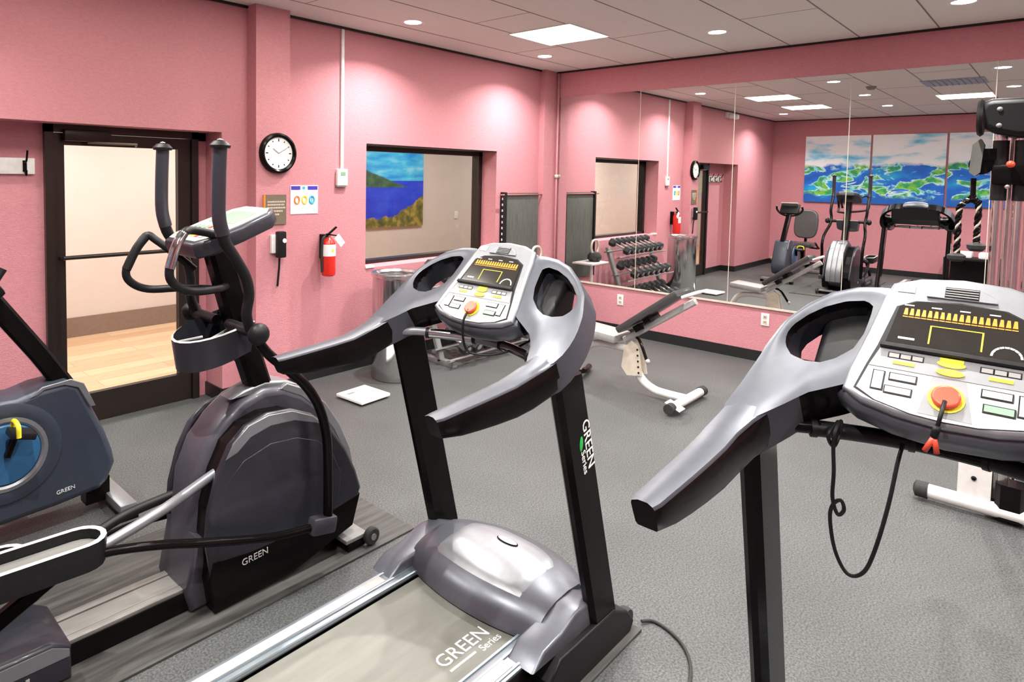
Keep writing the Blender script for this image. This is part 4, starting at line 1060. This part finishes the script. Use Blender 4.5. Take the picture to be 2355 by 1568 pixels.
for S in (-1, 1):
    q = MB(['rubber', 'grey']); q.lathe([(0, -.018), (.034, -.016), (.04, -.01), (.04, .01), (.034, .016), (0, .018)], (1.87, EY + S * .235, .052), 'Y', 22).m(1).lathe([(0, -.02), (.015, -.02), (.015, .02), (0, .02)], (1.87, EY + S * .235, .052), 'Y', 14)
    link('transport_wheel', q, el)
mk = text_mb('GREEN', .038, 'printwhite', frame_mtx((1.25, EY - .1895, .155), (1, 0, .06), (0, 0, 1)))
mk.mats = ['printwhite']; link('lettering', mk, el)

# ------------------------------------------------------------------ recumbent bike
BY = 3.47
bk = thing('recumbent_bike', 'navy grey recumbent exercise bike with blue crank disc beside the door', 'exercise bike', (.7, BY, 0))
body = [(.30, .10), (.30, .42), (.42, .60), (.6, .67), (.75, .665), (.84, .69), (.96, .70), (1.01, .67), (1.06, .56), (1.12, .42), (1.155, .31), (1.165, .25), (1.13, .17), (1.09, .135), (.9, .115), (.6, .10)]
q = MB(['navy']); q.prism(body, BY - .115, BY + .115, XZ, rim=.03)
bd = link('body_shell', q, bk)
sub('top_trim', MB(['silver']).prism([(.8, .66), (.85, .70), (.97, .712), (1.025, .68), (1.075, .56), (1.05, .56), (1.0, .665), (.94, .69), (.86, .685), (.83, .665)], BY - .118, BY - .108, XZ, rim=.003), bd)
q = MB(['navy']); q.lathe([(.145, -.006), (.155, -.014), (.2, -.016), (.225, -.008), (.225, 0), (.145, 0)], (.70, BY - .115, .43), 'Y', 48)
dc = link('crank_ring', q, bk)
sub('ring_edge', MB(['silver']).lathe([(.14, -.012), (.15, -.019), (.166, -.018), (.168, -.005), (.14, -.005)], (.70, BY - .115, .43), 'Y', 48), dc)
sub('blue_disc', MB(['blue']).lathe([(0, -.02), (.13, -.016), (.145, 0), (0, 0)], (.70, BY - .117, .43), 'Y', 40), dc)
for S, a_ in ((-1, math.radians(70)), (1, math.radians(250))):
    ex_, ez_ = .70 + math.cos(a_) * .12, .43 + math.sin(a_) * .12
    link('crank_arm', MB(['black']).rect_tube([(.70, BY + S * .15, .43), (ex_, BY + S * .155, ez_)], .022, .035, up=(0, 1, 0)), bk)
    pd = link('pedal', MB(['blackmat']).box((ex_, BY + S * .215, ez_), (.1, .1, .03), Matrix.Rotation(.3, 3, 'Y'), bev=.008), bk)
    sub('strap', MB(['yellow']).tube([(ex_ - .02, BY + S * .165, ez_), (ex_ - .02, BY + S * .175, ez_ + .05), (ex_ - .02, BY + S * .255, ez_ + .05), (ex_ - .02, BY + S * .265, ez_)], .01, 8, up=(1, 0, 0)), pd)
link('mast', MB(['black']).rect_tube([(.97, BY, .66), (.86, BY, .84), (.72, BY, 1.05), (.66, BY, 1.14)], .07, .085, up=(1, 0, .6)), bk)
cn_ = MB(['blackmat', 'greylt']); cn_.box((.64, BY, 1.22), (.05, .30, .2), Matrix.Rotation(math.radians(-35), 3, 'Y'), bev=.02).m(1).box((.655, BY, 1.315), (.07, .26, .02), Matrix.Rotation(math.radians(-20), 3, 'Y'), bev=.006)
cno = link('console', cn_, bk)
sub('screen', MB(['screen']).box((.612, BY, 1.235), (.012, .2, .12), Matrix.Rotation(math.radians(-35), 3, 'Y')), cno)
link('front_handlebar', MB(['blackmat']).tube([(.69, BY - .2, 1.27), (.65, BY - .2, 1.2), (.65, BY - .13, 1.13), (.68, BY, 1.1), (.65, BY + .13, 1.13), (.65, BY + .2, 1.2), (.69, BY + .2, 1.27)], .016, 10), bk)
link('seat_rail', MB(['greylt']).rect_tube([(.35, BY, .2), (-.55, BY, .2)], .08, .07), bk)
link('rear_foot', MB(['silver', 'black']).bb(-.6, -.5, BY - .26, BY + .26, .01, .06, bev=.01).m(1).bb(-.58, -.52, BY - .03, BY + .03, .05, .2), bk)
link('front_foot', MB(['silver', 'black']).bb(1.14, 1.22, BY - .24, BY + .24, .03, .075, bev=.01).m(1).bb(1.05, 1.16, BY - .04, BY + .04, .04, .16).bb(1.14, 1.22, BY - .25, BY - .2, 0, .04).bb(1.14, 1.22, BY + .2, BY + .25, 0, .04), bk)
q = MB(['vinyl']); q.box((-.12, BY, .56), (.38, .40, .08), bev=.03); link('seat', q, bk)
q = MB(['vinyl']); q.prism([(.2 * math.copysign(abs(math.cos(a_ * PI / 16)) ** .55, math.cos(a_ * PI / 16)), .92 + .26 * math.copysign(abs(math.sin(a_ * PI / 16)) ** .7, math.sin(a_ * PI / 16))) for a_ in range(32)], -.035, .035, lambda a, b_, h: (-.36 + h - .2 * (b_ - .92), BY + a, b_), rim=.025); bq = link('backrest', q, bk)
link('seat_post', MB(['black']).rect_tube([(-.18, BY, .2), (-.18, BY, .53)], .09, .12, up=(1, 0, 0)).rect_tube([(-.2, BY, .5), (-.36, BY, .55), (-.38, BY, .7)], .06, .04, up=(0, 1, 0)), bk)
for S in (-1, 1): link('seat_handle', MB(['blackmat']).tube([(-.25, BY + S * .1, .50), (-.2, BY + S * .26, .5), (-.05, BY + S * .28, .54), (.1, BY + S * .28, .62)], .016, 10), bk)
mk = text_mb('GREEN', .026, 'printwhite', frame_mtx((.90, BY - .117, .175), (1, 0, .1), (0, 0, 1)))
link('lettering', mk, bk)

# ------------------------------------------------------------------ incline bench
bx = 4.74
bn = thing('incline_bench', 'adjustable incline weight bench with grey pads and pale frame before the mirror', 'weight bench', (bx, 2.4, 0))
link('main_tube', MB(['whitepaint']).tube([(bx, 2.0, .055), (bx, 2.15, .055), (bx, 2.26, .065), (bx, 2.36, .12), (bx, 2.42, .22), (bx, 2.46, .34)], .032, 12).tube([(bx, 2.5, .34), (bx, 2.72, .34), (bx, 2.86, .28), (bx, 2.95, .06)], .03, 12), bn)
q = MB(['whitepaint', 'rubber']); q.tube([(bx - .25, 2.0, .05), (bx + .25, 2.0, .05)], .032, 12, smooth_path=False).m(1).tube([(bx + .25, 2.0, .05), (bx + .31, 2.0, .05)], .038, 12, smooth_path=False).tube([(bx - .31, 2.0, .05), (bx - .25, 2.0, .05)], .038, 12, smooth_path=False)
link('rear_foot', q, bn)
link('foot_plate', MB(['paper']).box((bx - .22, 1.99, .06), (.09, .12, .008), Matrix.Rotation(.35, 3, 'X')), bn)
link('front_foot', MB(['black']).tube([(bx - .27, 3.0, .03), (bx - .1, 2.93, .05), (bx, 2.93, .06), (bx + .1, 2.93, .05), (bx + .27, 3.0, .03)], .026, 12), bn)
link('seat_pad', MB(['vinylsheen']).box((bx, 2.72, .435), (.27, .36, .065), Matrix.Rotation(math.radians(4), 3, 'X'), bev=.02), bn)
b0, b1 = Vector((bx, 2.52, .46)), Vector((bx, 2.02, .84)); bdir = (b1 - b0).normalized()
rotm = Matrix((Vector((1, 0, 0)), bdir, Vector((1, 0, 0)).cross(bdir))).transposed()
ang = math.atan2(bdir.z, -bdir.y)
link('back_pad', MB(['vinyl']).box((b0 + b1) / 2 + Vector((0, .02, .03)), (.27, .6, .055), Matrix.Rotation(-ang, 3, 'X'), bev=.02), bn)
q = MB(['greylt', 'black']); q.rect_tube([b0 + Vector((0, .0, -.05)), b1 + Vector((0, -.06, -.04))], .05, .05, up=(0, 1, .5)).m(1).box((b0 + b1) / 2 + Vector((0, .03, -.03)), (.18, .06, .05), Matrix.Rotation(-ang, 3, 'X')).box(b0 + bdir * .18 + Vector((0, 0, -.03)), (.18, .05, .05), Matrix.Rotation(-ang, 3, 'X'))
link('back_frame', q, bn)
link('top_handle', MB(['whitepaint']).tube([b1 + Vector((-.1, 0, -.01)), b1 + Vector((-.08, -.06, .02)), b1 + Vector((.08, -.06, .02)), b1 + Vector((.1, 0, -.01))], .014, 10), bn)
q = MB(['cream', 'black']); q.prism([(2.34, .16), (2.47, .14), (2.52, .2), (2.50, .36), (2.44, .42), (2.38, .38), (2.36, .28)], bx - .045, bx - .035, lambda a, b_, h: (h, a, b_)).prism([(2.34, .16), (2.47, .14), (2.52, .2), (2.50, .36), (2.44, .42), (2.38, .38), (2.36, .28)], bx + .035, bx + .045, lambda a, b_, h: (h, a, b_))
for i in range(5): q.m(1).ball((bx - .046, 2.37 + .004 * i, .18 + i * .045), .008, 8)
link('adjustment_plate', q, bn)
link('pop_pin', MB(['black', 'greylt']).tube([(bx - .06, 2.3, .3), (bx - .03, 2.37, .42), (bx, 2.42, .45)], .012, 8).m(1).ball((bx - .06, 2.29, .29), .02, 10), bn)

# ------------------------------------------------------------------ trash can, scale
tc = thing('trash_can', 'tall round polished steel trash can below the window', 'trash can', (3.64, 4.04, 0))
link('can_body', MB(['brushed']).lathe([(0, .004), (.199, .004), (.2, .006), (.2, .84), (.2, .853), (.199, .855), (0, .855)], (3.64, 4.04, 0), n=48), tc)
link('rim', MB(['chrome']).lathe([(.155, .855), (.21, .855), (.215, .868), (.21, .885), (.17, .888), (.155, .87)], (3.64, 4.04, 0), n=48), tc)
link('liner_opening', MB(['black']).lathe([(0, .861), (.156, .861), (.156, .864), (0, .864)], (3.64, 4.04, 0), n=32), tc)
sc = thing('bathroom_scale', 'white square floor scale lying on the grey floor near the trash can', 'scale', (3.1, 3.8, 0))
R_ = Matrix.Rotation(math.radians(3), 3, 'Z')
link('platform', MB(['paper']).box((3.1, 3.8, .026), (.29, .29, .022), R_, bev=.006), sc)
link('scale_display', MB(['keygrey']).box((3.03, 3.86, .0375), (.07, .03, .002), R_), sc)
link('rubber_feet', MB(['rubber']).bb(2.99, 3.02, 3.69, 3.72, 0, .016).bb(3.18, 3.21, 3.69, 3.72, 0, .016).bb(2.99, 3.02, 3.88, 3.91, 0, .016).bb(3.18, 3.21, 3.88, 3.91, 0, .016), sc)

# ------------------------------------------------------------------ dumbbell rack
rx0, rx1 = 4.08, 5.4
rk = thing('dumbbell_rack', 'three tier grey dumbbell rack standing under the window', 'rack', (4.86, 4.15, 0))
for x in (rx0 + .1, rx1 - .1):
    link('upright', MB(['grey']).rect_tube([(x, 4.02, .03), (x, 4.3, .8)], .06, .05, up=(0, 1, 0)).bb(x - .03, x + .03, 3.85, 4.38, 0, .05, bev=.006), rk)
tiers = [(3.94, .15, 'lowest'), (4.07, .47, 'middle'), (4.19, .76, 'top')]
for y, z, nm in tiers:
    link('shelf', MB(['grey']).rect_tube([(rx0, y - .1, z - .07), (rx1, y - .1, z - .07)], .05, .015, up=(0, .35, 1)).rect_tube([(rx0, y + .08, z - .01), (rx1, y + .08, z - .01)], .05, .015, up=(0, .35, 1)), rk)
def dumbbell(lb, group, loc, r, L):
    o = thing('dumbbell', lb, 'dumbbell', (0, 0, 0), group)
    hd = lambda s_: MB(['rubber', 'chrome']).lathe([(0, s_ * (L / 2)), (r * .86, s_ * (L / 2)), (r, s_ * (L / 2 - .012)), (r, s_ * (L / 2 - r * 1.1)), (r * .8, s_ * (L / 2 - r * 1.3)), (0, s_ * (L / 2 - r * 1.3))], (0, 0, 0), 'Y', 6, smooth=False).m(1).lathe([(0, s_ * (L / 2 + .001)), (r * .45, s_ * (L / 2 + .001)), (r * .45, s_ * (L / 2 - .002)), (0, s_ * (L / 2 - .002))], (0, 0, 0), 'Y', 12)
    link('head', hd(1), o); link('head', hd(-1), o)
    link('handle', MB(['chrome']).tube([(0, -L / 2 + r, 0), (0, 0, 0), (0, L / 2 - r, 0)], [.013, .0165, .013], 10), o)
    o.location = loc; o.rotation_euler = (math.radians(23), 0, 0)
    return o
def copy_tree(o, parent=None):
    c = o.copy(); COL.objects.link(c)
    if parent is not None: c.parent = parent; c.matrix_parent_inverse = o.matrix_parent_inverse.copy()
    for chd in [x for x in bpy.data.objects if x.parent == o]: copy_tree(chd, c)
    return c
for (y, z, nm), r, cnt in zip(tiers, (.066, .064, .058), (7, 7, 8)):
    proto = None
    for i in range(cnt):
        x = rx0 + .14 + (rx1 - rx0 - .28) * (i + .5) / cnt
        l_ = (x, y - .01, z + r * .55 + .024)
        if proto is None:
            o = proto = dumbbell('black rubber hex dumbbell with chrome handle on the %s tier of the rack' % nm, 'dumbbells on the %s tier' % nm, l_, r, .3)
        else:
            o = copy_tree(proto); o.location = l_

# ------------------------------------------------------------------ hanging mats in the corner
mx = thing('hanging_exercise_mat', 'tall dark grey exercise mat hung on the wall beside the mirror corner', 'exercise mat', (5.8, YA, .45))
link('mat_sheet', MB(['foam']).bb(5.53, 6.13, YA - .05, YA - .012, .45, 1.52, bev=.006), mx)
q = MB(['blackmat', 'printwhite']); q.bb(5.49, 5.53, YA - .07, YA - .005, .45, 1.53, bev=.004)
for i in range(16): q.m(1).bb(5.488, 5.492, YA - .045, YA - .03, .5 + i * .063, .525 + i * .063)
link('edge_strip', q, mx)
link('hanging_bar', MB(['dustybar']).tube([(5.42, YA - .06, 1.5), (6.2, YA - .06, 1.5)], .008, 8, smooth_path=False), mx)
st = thing('kettlebell_stand', 'small white stand with a dark weight below the hanging mat, seen in the mirror', 'stand', (5.9, 4.15, 0))
link('pole', MB(['whitepaint']).tube([(5.85, 4.2, .02), (5.85, 4.2, .66)], .02, 10, smooth_path=False), st)
link('base', MB(['whitepaint']).bb(5.7, 6.0, 4.05, 4.35, 0, .02, bev=.004), st)
link('shelf', MB(['whitepaint']).bb(5.7, 6.08, 4.05, 4.33, .655, .675, bev=.004), st)
kt = thing('kettlebell', 'black kettlebell with a pale handle resting on the small white stand', 'kettlebell', (5.82, 4.18, .675))
link('bell', MB(['rubber']).lathe([(0, .676), (.06, .676), (.085, .71), (.085, .75), (.06, .785), (0, .8)], (5.82, 4.18, 0)), kt)
link('handle', MB(['cream']).tube([(5.86, 4.18, .77), (5.9, 4.18, .85), (5.88, 4.18, .92), (5.82, 4.18, .94), (5.76, 4.18, .92), (5.74, 4.18, .85), (5.78, 4.18, .77)], .014, 10), kt)

# ------------------------------------------------------------------ cable machine
cb_ = thing('cable_machine', 'tall cable machine with chromed posts and black top shroud at the right edge', 'cable machine', (4.3, .1, 0))
X0 = 4.3
link('foot_bar', MB(['whitepaint', 'rubber']).tube([(4.27, .48, .055), (4.27, -.5, .055)], .037, 14, smooth_path=False).m(1).tube([(4.27, .535, .055), (4.27, .525, .055), (4.27, .47, .055)], [.02, .042, .043], 14, smooth_path=False), cb_)
link('base_frame', MB(['black', 'whitepaint']).rect_tube([(4.3, .2, .06), (5.4, .2, .06)], .08, .08).rect_tube([(4.3, .14, .02), (4.3, .14, .2)], .12, .12, up=(1, 0, 0)).m(1).rect_tube([(5.4, .45, .05), (5.4, -.45, .05)], .08, .07), cb_)
q = MB(['whitepaint', 'black']); q.bb(4.26, 4.27, .215, .35, .08, .3).m(1).ball((4.258, .285, .19), .012, 8); link('pulley_plate', q, cb_)
for y in (.262, .178):
    ps = link('post', MB(['chrome']).tube([(X0, y, .06), (X0, y, 1.98)], .024, 16, smooth_path=False), cb_)
    sub('sleeve', MB(['blackmat']).tube([(X0, y, 1.62), (X0, y, 1.92)], .033, 16, smooth_path=False), ps)
link('rear_post', MB(['chrome']).tube([(X0 + .12, .225, .06), (X0 + .12, .225, 1.95)], .016, 12, smooth_path=False).tube([(X0 + .12, .14, .06), (X0 + .12, .14, 1.95)], .016, 12, smooth_path=False), cb_)
q = MB(['blackmat']); 
shp = [(.345, 2.02), (.35, 2.07), (.335, 2.11), (.3, 2.125), (-.35, 2.125), (-.39, 2.10), (-.4, 2.05), (-.38, 1.98), (-.3, 1.93), (.2, 1.93), (.28, 1.95), (.33, 1.98)]
q.prism(shp, X0 - .09, X0 + .14, lambda a, b_, h: (h, a, b_), rim=.03)
hd = link('top_shroud', q, cb_)
sub('bolt', MB(['grey']).ball((X0 - .09, .27, 2.07), .012, 8).ball((X0 - .09, .27, 1.99), .012, 8), hd)
link('shroud_rim', MB(['blackmat', 'greylt']).lathe([(.085, -.012), (.095, 0), (.085, .012), (.075, 0)], (X0 - .03, .345, 2.035), 'Y', 28), cb_)
q = MB(['foam', 'black']); q.prism([(.372, 1.90), (.34, 1.93), (.325, 1.9), (.335, 1.76), (.355, 1.74), (.38, 1.76)], X0 - .04, X0 - .03, lambda a, b_, h: (h, a, b_)).prism([(.372, 1.90), (.34, 1.93), (.325, 1.9), (.335, 1.76), (.355, 1.74), (.38, 1.76)], X0 + .02, X0 + .03, lambda a, b_, h: (h, a, b_))
q.m(1).lathe([(0, -.018), (.05, -.018), (.04, 0), (.05, .018), (0, .018)], (X0 - .005, .335, 1.8), 'X', 24).m(1).bb(X0 - .03, X0 + .02, .27, .33, 1.82, 1.88)
link('swivel_pulley', q, cb_)
q = MB(['black', 'chrome']); q.bb(X0 - .05, X0 + .05, .15, .29, 1.70, 1.80, bev=.01).m(1).ball((X0 - .08, .225, 1.69), .012, 8); ca_ = link('carriage', q, cb_)
sub('pull_knob', MB(['orangered']).ball((X0 - .075, .218, 1.80), .018, 12), ca_)
link('weight_stack', MB(['black', 'chrome']).bb(5.15, 5.4, -.15, .15, .12, .75, bev=.005).m(1).tube([(5.28, .08, .1), (5.28, .08, 1.95)], .012, 10, smooth_path=False).tube([(5.28, -.08, .1), (5.28, -.08, 1.95)], .012, 10, smooth_path=False), cb_)
link('top_beam', MB(['black']).rect_tube([(4.3, .0, 2.0), (5.35, .0, 2.0)], .08, .08), cb_)
for y in (-.35, -.27): link('post', MB(['chrome']).tube([(X0, y, .06), (X0, y, 1.98)], .024, 16, smooth_path=False), cb_)
rp = thing('triceps_rope', 'black and tan twisted rope attachment with rubber ends hung from the pulley', 'rope', (X0 - .01, .36, 1.7))
q = MB(['black']); q.tube([(X0 - .01, .362, 1.73), (X0 - .01, .36, 1.62)], .012, 8, smooth_path=False).ball((X0 - .01, .36, 1.62), .018, 10)
link('carabiner', q, rp)
def twist(pts):
    mb = MB(['black', 'cream']); P_ = [Vector(p) for p in pts]
    # fine resample, then two strands
    Q = []
    for i in range(len(P_) - 1):
        p0 = P_[i - 1] if i else P_[0] * 2 - P_[1]; p1, p2 = P_[i], P_[i + 1]; p3 = P_[i + 2] if i + 2 < len(P_) else P_[-1] * 2 - P_[-2]
        for k_ in range(8):
            t_ = k_ / 8; Q.append(0.5 * ((2 * p1) + (p2 - p0) * t_ + (2 * p0 - 5 * p1 + 4 * p2 - p3) * t_ * t_ + (3 * p1 - p0 - 3 * p2 + p3) * t_ ** 3))
    Q.append(P_[-1])
    for s_ in range(3):
        pp = []
        for i, c_ in enumerate(Q):
            a_ = i * .9 + s_ * 2 * PI / 3; tt = (Q[min(i + 1, len(Q) - 1)] - Q[max(i - 1, 0)]).normalized()
            u_ = tt.cross(Vector((1, 0, 0))).normalized(); w_ = tt.cross(u_)
            pp.append(c_ + u_ * math.cos(a_) * .007 + w_ * math.sin(a_) * .007)
        mb.mi = 1 if s_ == 2 else 0
        mb.tube(pp, .0095 if s_ < 2 else .006, 6, smooth_path=False)
    return mb
for pts in ([(X0 - .01, .36, 1.625), (X0 - .01, .385, 1.60), (X0 - .01, .41, 1.53), (X0 - .01, .413, 1.45), (X0 - .01, .413, 1.36), (X0 - .01, .413, 1.29)], [(X0 - .01, .36, 1.625), (X0 - .01, .345, 1.60), (X0 - .01, .335, 1.55), (X0 - .01, .335, 1.45), (X0 - .01, .335, 1.38), (X0 - .01, .335, 1.35)]):
    pts = [(a_, b_, c_ + (.05 if c_ < 1.6 else .01)) for a_, b_, c_ in pts]
    rs = link('rope_strand', twist(pts), rp)
    e_ = pts[-1]
    sub('rubber_end', MB(['rubber']).lathe([(0, -.045), (.025, -.043), (.038, -.03), (.04, -.012), (.02, 0), (0, 0)], (e_[0], e_[1], e_[2]), n=20), rs)

# low black rack with white towels by the back wall, seen in the mirror
tw = thing('towel_stand', 'low black stand against the canvas wall carrying white towels, seen in the mirror', 'stand', (-1.15, 1.0, 0))
q = MB(['blackmat']); q.bb(-1.4, -.95, .78, 1.5, .42, .46, bev=.005).bb(-1.4, -.95, .78, 1.5, .03, .07, bev=.005)
for x, y in ((-1.38, .8), (-1.38, 1.48), (-.97, .8), (-.97, 1.48)): q.bb(x - .018, x + .018, y - .018, y + .018, 0, .44)
q.bb(-1.38, -1.36, .8, 1.48, .07, .42)
link('stand_frame', q, tw)
for y, lb in ((.92, 'folded white towel on the low black stand, end nearest the treadmills'), (1.2, 'folded white towel on the low black stand, middle of the top'),):
    tag(link('folded_towel', MB(['paper']).box((-1.16, y + .03, .512), (.3, .2, .1), bev=.03)), lb, 'towel', 'towels on the low black stand')

# ------------------------------------------------------------------ camera
cam = bpy.data.cameras.new('camera'); co = bpy.data.objects.new('camera', cam); COL.objects.link(co)
f_, cx_, cy_, yaw, pitch, roll = 1497.28, 1022.24, 485.56, .765, -.0549, .0165
F = Vector((math.cos(yaw) * math.cos(pitch), math.sin(yaw) * math.cos(pitch), math.sin(pitch)))
Rt = Vector((math.sin(yaw), -math.cos(yaw), 0)); U = Rt.cross(F)
Rr = math.cos(roll) * Rt + math.sin(roll) * U; Ur = -math.sin(roll) * Rt + math.cos(roll) * U
m4 = Matrix((Rr, Ur, -F)).transposed().to_4x4(); m4.translation = Vector((0, 0, 1.7))
co.matrix_world = m4
cam.sensor_width = 36; cam.lens = f_ / 2355 * 36
cam.shift_x = (1177.5 - cx_) / 2355; cam.shift_y = (cy_ - 784) / 2355
cam.clip_start = .02
SC.camera = co

# world: faint neutral ambient for the closed room
wd = bpy.data.worlds.new('world'); SC.world = wd; wd.use_nodes = True
wd.node_tree.nodes['Background'].inputs[0].default_value = (.9, .9, 1, 1)
wd.node_tree.nodes['Background'].inputs[1].default_value = .1
for o in list(bpy.data.objects):
    if '_o' in o: del o['_o']
SC.view_settings.view_transform = 'Standard'; SC.view_settings.look = 'None'; SC.view_settings.gamma = 1
SC.view_settings.use_curve_mapping = False
SC.view_settings.exposure = -0.28
SC.cycles.use_denoising = True
SC.cycles.max_bounces = 10
SC.cycles.sample_clamp_indirect = 8
